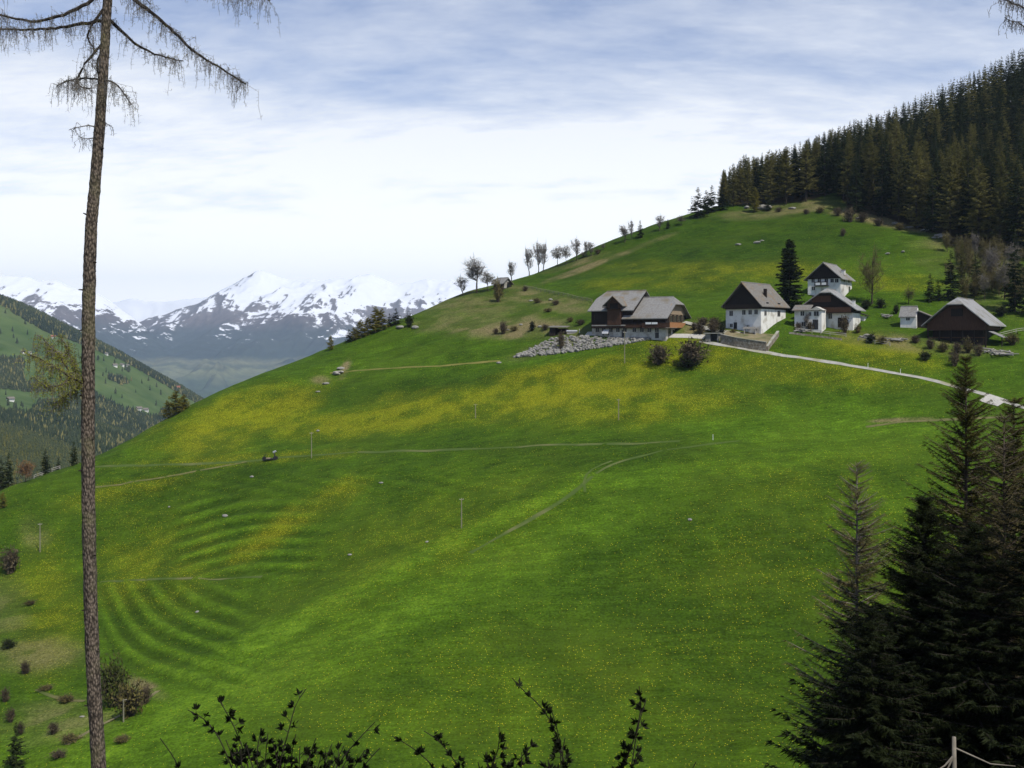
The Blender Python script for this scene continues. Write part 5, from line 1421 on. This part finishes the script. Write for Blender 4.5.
heap(800, 332, 10, 10, 'small pile beside the white annex', 'logs')

# poles
PM = bpy.data.meshes.new('pole')
b = MB(); b.tube([(0,0,-.8),(0,0,4),(0,0,8)], [.11,.10,.075], 7); PM.from_pydata(b.v, [], b.f); PM.materials.append(M['pole'])
XM = bpy.data.meshes.new('cross_arm'); b = MB(); b.box(-.4,.4,-.05,.05,7.6,7.7)
for s_ in (-.35, .35): b.tube([(s_,0,7.7),(s_,0,7.82)], .05, 6)
XM.from_pydata(b.v, [], b.f); XM.materials.append(M['wood_grey'])
for i, (px, pt, pb, lab) in enumerate([(624.6,331,363,'pale wooden pole in front of the rubble bank'),(461.5,498,528,'wooden pole standing alone in the middle of the meadow'),
        (311.5,432,458,'wooden pole just above the cart track, right of the farm machine'),(475.5,404,418,'faint wooden pole in the yellow flower band'),(40,523,552,'pale pole at the left edge of the meadow'),
        (123.5,699,722,'pale leaning post in the thicket at the bottom left'),(618.6,399,420,'slim pole in the flowers below the long farmhouse')]):
    x, y, z = at(px, pb); h = (pb-pt)/F*y
    t = empty('wooden_pole', (x, y, z), R(20), lab, 'pole', 'wooden poles on the meadow', (1, 1, h/8.))
    add('pole_shaft', PM, t); add('cross_arm', XM, t)
SM = bpy.data.meshes.new('stake'); b = MB(); b.tube([(0,0,-.4),(0,0,1.4)], [.09,.07], 5); b.tube([(0,0,1.4),(0,0,1.47)], [.1,.1], 5); SM.from_pydata(b.v, [], b.f); SM.materials.append(M['carwhite'])
for px, pb, lab in [(660.3,361,'white stake beside the smaller bush on the upper meadow'),(713,440,'short white stake alone in the open meadow'),(579.5,333,'white stake by the sheeted stack'),(900.5,374,'small white stake on the verge of the farm road'),(868,368,'marker stake left along the farm road')]:
    o = add('stake', SM); o.location = at(px, pb); tag(o, lab, 'stake', 'white stakes'); o.scale = (.7,.7,.75 if pb != 361 else 1.3)

# white car at the farmhouse
x, y, z = at(607.8, 335.5)
t = empty('parked_car', (x, y, z+.1), R(60), 'small white car parked at the foot of the long farmhouse', 'car')
b = MB(); prof = [(-1.9,.35),(-1.85,.85),(-1.2,.95),(-.7,1.42),(.9,1.45),(1.6,1.0),(1.9,.9),(1.9,.35)]
b.prism([(p, -.8, q) for p, q in prof], (0, 1.6, 0)); b.build('body', M['carwhite'], t)
b = MB(); b.prism([(-1.1,-.81,.98),(-.65,-.81,1.34),(.8,-.81,1.36),(1.3,-.81,1.0)], (0,1.62,0)); b.build('windows', M['glass'], t)
for sx in (-1.2, 1.25):
    for sy in (-.72, .72):
        b = MB(); b.tube([(sx, sy-.1, .32), (sx, sy+.1, .32)], .32, 12); b.build('wheel', M['black'], t)

# farm machine on the cart track
x, y, z = at(270, 460.5)
t = empty('farm_machine', (x, y, z), R(-5), 'small dark two-wheeled farm machine on the cart track', 'farm machine')
b = MB(); b.box(-1.5, 1.3, -.25, .25, .35, .5); b.box(-1.0, .5, -.45, .45, .25, .42); b.build('frame', M['black'], t)
for sx, r_ in ((-1.3, .42), (1.25, .5)):
    b = MB(); b.tube([(sx, -.3, r_), (sx, -.15, r_)], r_, 14); b.tube([(sx, .15, r_), (sx, .3, r_)], r_, 14); b.build('wheel', M['black'], t)
b = MB(); b.tube([(1.2,0,.5),(1.05,0,1.2),(.8,0,1.9)], [.16,.14,.1], 6); b.build('upright', M['black'], t)
b = MB(); b.tube([(.75,0,1.8),(1.35,0,2.15)], [.26,.2], 8); b.build('hopper', M['metal'], t)
b = MB(); b.tube([(-1.4,0,.9),(-1.0,0,1.35),(-.7,0,1.2)], .07, 5); b.tube([(-1.3,0,.4),(-1.4,0,.95)], .12, 5); b.build('handle', M['black'], t)
b = MB(); b.box(-.8, .1, -.3, .3, .42, .62); b.build('seat', M['wood_tan'], t)
# ------------------------------------------------------------------ wood and farms across the valley
r3 = np.random.default_rng(11)
RIDGE = ([0,60,110,160,190,230],[298,325,350,379,397,420])
def far_forest_mask(u, v, x, y):
    n = fbm(x/160., y/160., 4); rd = np.interp(u, *RIDGE)
    m = (v < rd + np.interp(u, [0,50,110,200], [6,10,5,3]) + (n-.5)*12)
    m |= v > np.interp(u, [-200,0,30,60,95,120,150,170,200], [404,415,412,400,396,412,417,410,408]) + (n-.5)*26
    m |= (u < 26 + (n-.5)*20) & (v > 360) & (v < 388 + (n-.5)*16)
    m |= (u > 22) & (u < 66) & (v > 372) & (v < 392) & (n > .5)
    m |= (u > 108) & (u < 130) & (v > 370) & (v < 384) & (n > .42)
    m &= ~((u > 4) & (u < 38) & (v > 396) & (v < 410))
    m |= r3.random(len(u)) < .006
    return m
def far_trees(name, N, dr, hr, mats_, label, seed, mask=True, tiers=3, wd=.2):
    q = np.random.default_rng(seed)
    D_ = np.sqrt(q.uniform(dr[0]**2, dr[1]**2, N)); u = q.uniform(-60, 250, N)
    x = (u-512)/F*D_; z = hslope(x, D_); uu, vv = proj(x, D_, z)
    k = far_forest_mask(uu, vv, x, D_) & (vv > np.interp(uu, *RIDGE) - 6)
    # hidden behind the meadow
    sil = np.interp(uu, [-60,0,60,120,180,240], [515,491,469,447,416,382]); k &= vv < sil + 14
    x, D_, z = x[k], D_[k], z[k]; n = len(x)
    H = q.uniform(hr[0], hr[1], n); Rr = H*q.uniform(wd*.75, wd*1.3, n)
    sides = 6; Vs = []; T_ = []
    base = 0
    ang = np.arange(sides)*2*math.pi/sides
    for t in range(tiers):
        z0 = H*(.06 + .26*t); z1 = H*(.55 + .45*t/(tiers-1)) if tiers > 1 else H
        rr = Rr*(1 - .27*t)
        ring = np.empty((n, sides+1, 3)); jit = q.uniform(.7, 1.25, (n, sides)); a0 = q.uniform(0, 6.28, n)[:, None]
        ring[:, :sides, 0] = x[:,None] + np.cos(ang+a0)*rr[:,None]*jit; ring[:, :sides, 1] = D_[:,None] + np.sin(ang+a0)*rr[:,None]*jit
        ring[:, :sides, 2] = z[:,None] + z0[:,None] + q.uniform(-.05,.05,(n,sides))*H[:,None]
        ring[:, sides, 0] = x; ring[:, sides, 1] = D_; ring[:, sides, 2] = z + z1
        off = base + (np.arange(n)*(sides+1))[:, None, None]
        tri = np.array([[i, (i+1) % sides, sides] for i in range(sides)])[None]
        Vs.append(ring.reshape(-1, 3)); T_.append((off + tri).reshape(-1, 3)); base += n*(sides+1)
    T_ = np.concatenate(T_)
    o = add(name, mesh_np(name, np.concatenate(Vs), tris=T_, mats=mats_))
    tag(o, label, 'forest', kind='stuff'); print(name, n)
    return o
fm1 = leafmat('far_spruces', (.010,.020,.009), (.040,.052,.022), .01); fm2 = leafmat('far_larches', (.06,.07,.022), (.13,.12,.045), .01)
far_trees('far_wood', 42000, (1050, 2460), (8, 14), [fm1], 'dark conifer wood covering the hillside across the valley', 1)
far_trees('far_larch_wood', 11000, (1050, 2460), (7, 12), [fm2], 'pale green larches scattered through the wood across the valley', 2, tiers=2, wd=.27)
far_trees('lower_wood', 9000, (520, 1060), (7, 13), [fm1], 'dark trees of the wood on the lower slope at the left', 3, tiers=4)
far_trees('lower_larch_wood', 9000, (520, 1060), (6, 11), [leafmat('lower_larches', (.045,.055,.014), (.12,.115,.03), .03, .2)], 'olive larches of the wood on the lower slope at the left', 4, tiers=4, wd=.26)

def hat(u, v):
    D_ = np.arange(1000, 2460, 4.); x = (u-512)/F*D_; z = hslope(x, D_); i = np.nonzero(z >= (HY-v)/F*D_)[0]
    i = i[0] if len(i) else -1
    return float(x[i]), float(D_[i]), float(z[i])
r3b = np.random.default_rng(4)
for i, (u, v, w_, lab) in enumerate([(10.5,401.5,6,'white farmhouse in the clearing at the far left, across the valley'),(58.5,354.5,4.5,'white church like house left of the trunk across the valley'),(64.5,356,4,'small white house right beside the church like one'),
        (23,353.5,4,'white house high at the far left across the valley'),(30,354,3,'tiny house right of the white one high at the far left'),(106,355,3.5,'single house above the road just right of the trunk'),(115,367,4,'white house left in the terraced hamlet right of the trunk'),
        (122,366.5,3.5,'middle house of the terraced hamlet right of the trunk'),(127,367,3.5,'right house of the terraced hamlet right of the trunk'),(177,390,5.5,'house with red roof on the far ridge'),
        (139,410.5,5,'white house in the lower right hamlet across the valley'),(146,411.5,4.5,'long grey house in the lower right hamlet across the valley'),(57,415,4,'grey roofed house in the wood across the valley'),(53,338.5,4,'reddish house high on the far pasture left of the trunk'),
        (134,413,3.5,'small shed left in the lower right hamlet across the valley')]):
    x, y, z = hat(u, v); s_ = w_/F*y
    t = empty('far_house', (x, y, z), r3b.uniform(-.6, .9), lab, 'house', 'far houses across the valley')
    b = MB(); b.prism([(-s_/2,-s_*.35,-4),(s_/2,-s_*.35,-4),(s_/2,-s_*.35,s_*.42),(-s_/2,-s_*.35,s_*.42)], (0,s_*.7,0)); b.build('wall', M['plaster'], t)
    b = MB(); h_ = s_*.42
    b.prism([(-s_*.58,-s_*.48,h_-.2),(s_*.58,-s_*.48,h_-.2),(s_*.58,0,h_+s_*.3),(-s_*.58,0,h_+s_*.3)], (0,0,.5)); b.prism([(-s_*.58,s_*.48,h_-.2),(s_*.58,s_*.48,h_-.2),(s_*.58,0,h_+s_*.3),(-s_*.58,0,h_+s_*.3)], (0,0,.5))
    b.build('roof', M['red'] if u in (177, 53) else M['roof_old'], t)

# ------------------------------------------------------------------ the tall larch at the left
r4 = np.random.default_rng(42)
DL = 22.0
def pl(px, py, dd=0.0): return Vector(P(px, py, DL+dd))
base = pl(106, 960); gb = gz(base.x, base.y)
lar = empty('tall_larch', (base.x, base.y, gb), 0, 'tall larch with bare scaly trunk rising through the left of the picture', 'tree')
o0 = Vector((base.x, base.y, gb))
tp = [(107,1000),(105,900),(103,840),(99,768),(94,690),(90.5,600),(88.3,500),(88,400),(88.7,300),(91,228),(94.5,190),(99.5,130),(104,60),(107.5,0),(110,-80),(112,-180),(113,-330),(113,-480)]
tw_ = [15,14.6,14.2,13.8,13.2,12.8,12.6,12.4,12.2,11.4,10.8,10,9.2,8.6,7.4,6,3.6,1.5]
# smooth and roughen the trunk
tpa = np.array(tp, float); ss = np.arange(len(tp)); fi = np.linspace(0, len(tp)-1, 260)
pxs_ = np.interp(fi, ss, tpa[:,0]); pys_ = np.interp(fi, ss, tpa[:,1]); wd_ = np.interp(fi, ss, tw_)
for _ in range(12): pxs_[1:-1] = (pxs_[:-2]+2*pxs_[1:-1]+pxs_[2:])/4
K = 20; Vt = []
for i in range(len(fi)):
    c = pl(pxs_[i], pys_[i]) - o0; r_ = wd_[i]/2/F*DL
    for j in range(K):
        t = 2*math.pi*j/K
        n_ = float(_T[(i*7+3) & 255, (j*13+5) & 255])
        rr = r_*(1 + .10*(n_-.5) + .05*math.sin(j*2.1+i*.7))
        Vt.append((c.x + math.cos(t)*rr, c.y + math.sin(t)*rr, c.z))
q = [(i*K+j, i*K+(j+1) % K, (i+1)*K+(j+1) % K, (i+1)*K+j) for i in range(len(fi)-1) for j in range(K)]
add('trunk', mesh_np('trunk', Vt, quads=q, mats=[M['larch_bark']], smooth=True), lar)
def branch_part(parent, o0, paths, bark, leaf=None, strand=(.25,.8), per=.045, name='branch', tuft=0.0, fuzz=1.0, srad=.0032):
    """each path: world points; hanging twigs along it, with small knots"""
    for pts, r0 in paths:
        b = MB(); pts = [Vector(p) for p in pts]
        # resample
        P2 = []
        for i in range(len(pts)-1):
            n = max(2, int((pts[i+1]-pts[i]).length/.12))
            for k in range(n): P2.append(pts[i].lerp(pts[i+1], k/n))
        P2.append(pts[-1])
        for _ in range(3):
            P2 = [P2[0]] + [(P2[i-1]+P2[i]*2+P2[i+1])/4 for i in range(1, len(P2)-1)] + [P2[-1]]
        P2 = [p + Vector(r4.normal(size=3))*.008 for p in P2]
        n = len(P2); b.tube([p-o0 for p in P2], [r0*(1-.72*i/(n-1)) for i in range(n)], 6)
        br = b.build(name, bark, parent, smooth=True)
        segs = []; lp = []
        length = sum((P2[i+1]-P2[i]).length for i in range(n-1))
        cnt = int(length/per)
        for _ in range(cnt):
            f = r4.random()**.8; i = min(int(f*(n-1)), n-2); p = P2[i].lerp(P2[i+1], r4.random())
            L_ = r4.uniform(*strand)*(.55+.6*f)
            side = Vector((r4.normal()*.5, r4.normal()*.6, 0))
            mid = p + side*L_*.55 + Vector((0,0,r4.uniform(-.45,.25)*L_)); end = mid + Vector((side.x*.15, side.y*.2, -1))*L_*r4.uniform(.4,1)
            chain = [p, mid, mid.lerp(end,.5)+Vector(r4.normal(size=3))*.02, end]
            for a_, c_ in zip(chain, chain[1:]):
                segs.append((np.array(a_-o0), np.array(c_-o0), srad*1.5, srad))
                for _k in range(int(3*fuzz)):
                    s_ = a_.lerp(c_, r4.random()); e_ = s_ + Vector(r4.normal(size=3))*.05*L_**.5
                    segs.append((np.array(s_-o0), np.array(e_-o0), srad*.9, srad*.7)); lp.append(np.array(e_-o0))
        me_ = sticks('twigs', segs, [M['bark_grey']]); add('twigs', me_, br)
        if leaf is not None:
            lp = np.array(lp); m_n = int(len(lp)*tuft); k_ = r4.integers(0, len(lp), m_n)
            ps = lp[k_] + r4.normal(size=(m_n,3))*.02
            add('needles', tris_mesh('needles', leaf_tris(ps, r4.normal(size=(m_n,3)), .045, .014, r4), [leaf]), br)
PT = []
def path(r0, *pp): PT.append(([pl(*p) for p in pp], r0))
path(.055, (111,-35,0), (131,-2,-.4), (150,11,-.6), (174,32,-.8), (196,54,-.9), (218,66,-1.0), (233,76,-1.0), (246,84,-1.1))
path(.040, (107,18,0), (124,34,.3), (140,48,.5), (155,55,.6), (172,58,.6), (183,61,.6))
path(.050, (112,-80,0), (160,-38,.5), (200,-18,.8), (243,-6,1.0), (270,0,1.0))
path(.050, (109,-25,0), (93,0,-.3), (81,7,-.4), (59,17,-.6), (37,22,-.8), (17,20,-.9), (0,15,-1.0), (-30,4,-1.1))
path(.042, (105,20,0), (75,25,.3), (51,29,.5), (20,30,.7), (0,29,.8), (-35,24,.9))
path(.036, (106,6,0), (95,20,-.2), (87,32,-.3), (86.5,41,-.3), (95,48,-.3))
path(.034, (103,43,0), (90,58,-.2), (80,70,-.3), (75,85,-.4), (82,88,-.5), (92,89,-.5))
path(.030, (103,48,0), (95,64,.1), (97,76,.1), (104,82,.1))
path(.026, (102,78,0), (114,82,-.3), (124,92,-.5), (131,105,-.5))
path(.024, (101,80,0), (86,78,.3), (70,80,.5), (56,86,.6))
path(.040, (110,-70,0), (80,-45,.6), (40,-30,1.0), (0,-25,1.2))
path(.03, (109,-50,0), (125,-25,.9), (140,-10,1.2), (150,5,1.3))
branch_part(lar, o0, PT, M['bark_dark'], M['larch_y'], strand=(.14,.6), per=.020, tuft=.12, fuzz=1.8, srad=.0026)
PT = []
path(.018, (97,128,0), (90,124,-.2), (78,126,-.3), (68,130,-.4)); path(.016, (96,138,0), (88,140,.2), (78,136,.3)); path(.014, (99,120,0), (108,122,0), (113,128,0))
branch_part(lar, o0, PT, M['bark_grey'], strand=(.12,.35), per=.05)
# leafy tuft low on the trunk
PT = []
path(.030, (86,384,0), (78,381,-.2), (68,376,-.4), (55,366,-.6), (38,358,-.7), (24,352,-.7))
path(.022, (84,383,0), (76,388,.2), (66,396,.3), (54,404,.4)); path(.020, (72,378,-.3), (60,356,-.2), (48,344,0), (40,336,.1)); path(.018, (70,377,-.3), (62,386,-.7), (48,388,-1.0), (34,378,-1.0))
path(.016, (78,381,-.2), (72,360,.2), (66,345,.3), (60,336,.4))
branch_part(lar, o0, PT, M['bark'], M['larch_tuft'], strand=(.16,.5), per=.018, tuft=1.9, fuzz=1.6)
# stubs
b = MB()
for row, sg in ((150,1),(215,-1),(262,1),(290,-1),(330,-1),(371,1),(395,-1),(440,1),(470,-1),(555,1),(610,-1),(650,1),(705,-1)):
    cx_ = np.interp(-row, -np.array([p[1] for p in tp], float), [p[0] for p in tp]); c = pl(cx_, row) - o0
    b.tube([c + Vector((sg*.09,-.05,0)), c + Vector((sg*r4.uniform(.15,.2), -.1, r4.uniform(-.02,.04)))], [.022,.012], 5)
b.build('branch_stub', M['bark_dark'], lar)

# ------------------------------------------------------------------ near trees at the right
r5 = np.random.default_rng(77)
def near_tree(name, px, top_row, D_, Rm, leaf, bark, label, **kw):
    x = (px-512)/F*D_; zt = (HY-top_row)/F*D_; zg = gz(x, D_); H = zt - zg
    v, segs = conifer(r5, H, Rm, **kw)
    root = empty(name, (x, D_, zg), 0, label, 'tree')
    add('trunk', trunk_mesh('trunk', H, H*.010, bark, 9), root)
    add('branches', sticks('branches', segs, [bark]), root)
    add('crown', tris_mesh('crown', v, [leaf]), root)
    return root
near_tree('spruce_tree', 924, 494, 33, 7.2, M['spruce_near'], M['bark_dark'], 'nearly black dense spruce filling the lower right, left of the taller sparse one', nb=900, ns=28, m=9, ln=.5, wd=.095, base=.02, droop=.25, power=.9, up=.4)
near_tree('spruce_tree', 966, 352, 37, 6.4, M['olive'], M['bark'], 'tallest near tree at the right, sparse top reaching up to the farm road', nb=800, ns=26, m=10, ln=.42, wd=.065, base=.04, droop=.25, power=.85, up=.5, gaps=.12)
near_tree('spruce_tree', 975, 520, 31, 6.5, M['spruce_near'], M['bark_dark'], 'dark spruce before the foot of the tallest near tree', nb=620, ns=26, m=9, ln=.46, wd=.09, base=.02, droop=.25, power=.8)
near_tree('larch_tree', 1014, 395, 34, 3.4, M['olive'], M['bark'], 'olive brown larch cut by the right picture edge', nb=600, ns=22, m=9, ln=.40, wd=.06, base=.05, droop=.15, power=.6, up=.4, gaps=.1)
near_tree('spruce_tree', 1035, 470, 30, 4.6, M['spruce_near'], M['bark_dark'], 'dark spruce mostly beyond the right edge in the bottom corner', nb=330, ns=22, m=8, ln=.46, wd=.08, base=.02)
near_tree('spruce_tree', 872, 605, 30, 4.2, M['spruce_near'], M['bark_dark'], 'short dark spruce at the bottom, leftmost of the near dark group', nb=520, ns=22, m=9, ln=.42, wd=.09, base=.02)
near_tree('larch_tree', 857, 458, 36, 3.5, M['larch_bare'], M['bark_grey'], 'thin leafless larch sapling left of the dark near spruces', nb=420, ns=24, m=8, ln=.42, wd=.03, base=.08, droop=.05, power=.62, up=.5, gaps=.1)
near_tree('larch_tree', 1004, 412, 32, 3.4, M['larch_bare'], M['bark'], 'brownish half bare larch between the tallest near tree and the right edge', nb=420, ns=20, m=5, ln=.42, wd=.035, base=.08, droop=.12, power=.6, up=.5, gaps=.1)
# pale dead stem
x = (954-512)/F*27.5; zg = gz(x, 27.5); zt = (HY-737)/F*27.5
t = empty('dead_stem', (x, 27.5, zg), 0, 'pale barkless dead stem with snapped branches at the bottom right', 'dead tree')
b = MB(); b.tube([(0,0,-.5),(.03,0,(zt-zg)*.6),(0,0,zt-zg)], [.09,.075,.055], 8); b.build('trunk', M['bark_pale'], t, smooth=True)
hh = zt-zg
for (dx, dz, l_) in ((-.5,-1.0,0),(1.6,-.8,0),(-.35,-1.25,0)):
    b = MB(); b.tube([(0,0,hh-.45+.1*dx),(dx*.6,-.1,hh-.5+dz*.25),(dx,-.2,hh-.4+dz*.4)], [.03,.022,.010], 5); b.build('branch', M['bark_pale'], t)
# bare larch whose branch comes in at the top right corner
x = (1085-512)/F*18; zg = gz(x, 18)
t = empty('larch_tree', (x, 18, zg), 0, 'bare larch beyond the right edge whose dark twigs enter the top right corner', 'tree')
add('trunk', trunk_mesh('trunk', 22, .2, M['larch_bark'], 10), t)
o1 = Vector((x, 18, zg)); pp = lambda a, c, d=18: Vector(P(a, c, d))
branch_part(t, o1, [([pp(1085,30), pp(1050,18,17.8), pp(1025,8,17.6), pp(1008,2,17.5), pp(998,-2,17.5)], .028), ([pp(1085,45), pp(1050,38,18.2), pp(1024,26,18.3), pp(1004,17,18.4)], .022), ([pp(1085,0), pp(1045,2,18), pp(1015,-6,17.9)], .028)], M['bark_dark'], strand=(.08,.3), per=.02)

# ------------------------------------------------------------------ shrubs at the foot of the picture
r6 = np.random.default_rng(9)
DS = 2.6
def shrub_near(label, root_px, stems):
    """stems: tip first, picture positions at arm's length; each goes down to the common root on the slope"""
    xr = (root_px-512)/F*DS; zr_ = gz(xr, DS); t = empty('leafy_shrub', (xr, DS, zr_), 0, label, 'shrub', 'twigs along the lower picture edge')
    o0 = Vector((xr, DS, zr_)); leaves = []; ld = []
    sb = MB(); tw = []
    for pts, dens in stems:
        dd = r6.uniform(-.12, .12)
        W3 = [Vector(P(a, c, DS+dd)) - o0 for a, c in pts]
        last = W3[-1]; W3 += [last.lerp(Vector((0,0,0)), .35) + Vector((0,0,-.02)), Vector((0,0,-.1))]
        P2 = []
        for i in range(len(W3)-1):
            n = max(2, int((W3[i+1]-W3[i]).length/.012))
            for k in range(n): P2.append(W3[i].lerp(W3[i+1], k/n))
        P2.append(W3[-1])
        for _ in range(4): P2 = [P2[0]] + [(P2[i-1]+P2[i]*2+P2[i+1])/4 for i in range(1, len(P2)-1)] + [P2[-1]]
        n = len(P2); sb.tube(P2[::2]+[P2[-1]], [.0012+.0058*(i/(n/2)) for i in range(len(P2[::2])+1)], 5)
        nf = sum(1 for p in P2 if p.z > W3[len(pts)-1].z - .1)
        i = 2
        start = 2 if dens > .5 else 8
        i = start
        while i < nf:
            p = P2[i]
            out = Vector((r6.uniform(-1,1), r6.uniform(-1,1), r6.uniform(.1,1))).normalized()
            sp_ = p + out*r6.uniform(.004,.022); tw.append((np.array(p), np.array(sp_), .0012, .0008))
            for _ in range(r6.integers(14, 22)):
                leaves.append(np.array(sp_) + r6.normal(size=3)*.0016)
                d = Vector(r6.normal(size=3)).normalized()*.8 + out; ld.append(np.array(d))
            i += 1 if r6.random() < dens else int(r6.integers(2,4))
    sb.build('stems', M['bark_dark'], t); add('twigs', sticks('twigs', tw, [M['bark_dark']]), t)
    lv = np.array(leaves); d = np.array(ld); d /= np.linalg.norm(d, axis=1)[:,None]
    s_ = np.cross(d, r6.normal(size=d.shape)); s_ /= np.linalg.norm(s_, axis=1)[:,None]
    n_ = np.cross(s_, d)
    Ln = r6.uniform(.010, .021, len(lv))[:,None]; wv = Ln*.18
    # leaf: pointed blade folded along its midrib, two quads
    a_ = lv; bL = lv + d*Ln*.45 + s_*wv + n_*wv*.4; bR = lv + d*Ln*.45 - s_*wv + n_*wv*.4; m_ = lv + d*Ln*.5; e = lv + d*Ln
    Vv = np.stack([a_, bL, m_, bR, e], 1).reshape(-1,3); k = (np.arange(len(lv))*5)[:,None]
    T_ = np.concatenate([k+np.array([[0,2,1]]), k+np.array([[0,3,2]]), k+np.array([[1,2,4]]), k+np.array([[2,3,4]])])
    add('leaves', mesh_np('leaves', Vv, tris=T_, mats=[M['shrubleaf']]), t)
shrub_near('dark leafy shrub at the lower edge, left clump with tall upright sprigs', 285, [
    ([(218,698),(224,708),(232,722),(240,740),(247,760),(252,790)], .8), ([(188,710),(204,718),(216,732),(224,748),(232,768),(238,790)], .75),
    ([(306,689),(299,697),(294,708),(291,722),(287,738),(281,756),(276,790)], .7), ([(262,728),(258,742),(256,758),(262,790)], .8),
    ([(375,722),(366,731),(356,742),(347,752),(338,764),(325,790)], .6), ([(316,738),(311,750),(306,770),(300,790)], .8), ([(296,734),(292,750),(290,790)], .8),
    ([(272,740),(276,752),(280,790)], .9), ([(332,744),(326,758),(318,790)], .85), ([(380,748),(372,756),(362,768),(345,790)], .7), ([(350,754),(344,765),(330,790)], .8),
    ([(160,738),(168,749),(176,760),(186,790)], .25), ([(234,752),(242,765),(256,790)], .8), ([(246,744),(250,760),(262,790)], .8), ([(284,752),(286,790)], .9), ([(308,758),(304,790)], .9), ([(365,750),(352,770),(340,790)], .7), ([(268,734),(266,750),(264,790)], .9), ([(322,752),(318,768),(312,790)], .9), ([(300,746),(298,790)], .9), ([(240,746),(244,790)], .9), ([(226,740),(234,760),(244,790)], .8), ([(344,746),(336,762),(322,790)], .85), ([(278,750),(274,790)], .9)])
shrub_near('dark leafy shrub at the lower edge, middle clump with a long arching sprig', 520, [
    ([(392,736),(402,741),(412,747),(424,757),(436,768),(450,790)], .55), ([(424,731),(434,736),(444,746),(452,757),(460,768),(470,790)], .7),
    ([(499,727),(500,738),(499,750),(492,764),(490,790)], .9), ([(486,752),(486,760),(492,790)], .9), ([(535,742),(527,750),(519,758),(514,770),(512,790)], .9),
    ([(512,678),(520,688),(531,697),(541,706),(549,718),(556,732),(561,748),(565,768),(566,790)], .75), ([(565,738),(562,752),(564,790)], .9), ([(552,712),(556,724),(560,740),(562,790)], .8),
    ([(512,758),(506,770),(500,790)], .9), ([(478,762),(484,790)], .8), ([(548,760),(552,790)], .8), ([(522,752),(520,790)], .85)])
shrub_near('dark leafy shrub at the lower edge, right single sprig', 615, [
    ([(639,686),(641,697),(642,708),(638,722),(635,738),(629,752),(622,770),(616,790)], .85), ([(634,740),(626,756),(618,790)], .85), ([(646,700),(642,712),(637,730),(628,790)], .6), ([(696,762),(690,775),(672,790)], .5),
    ([(642,748),(636,760),(622,790)], .8)])
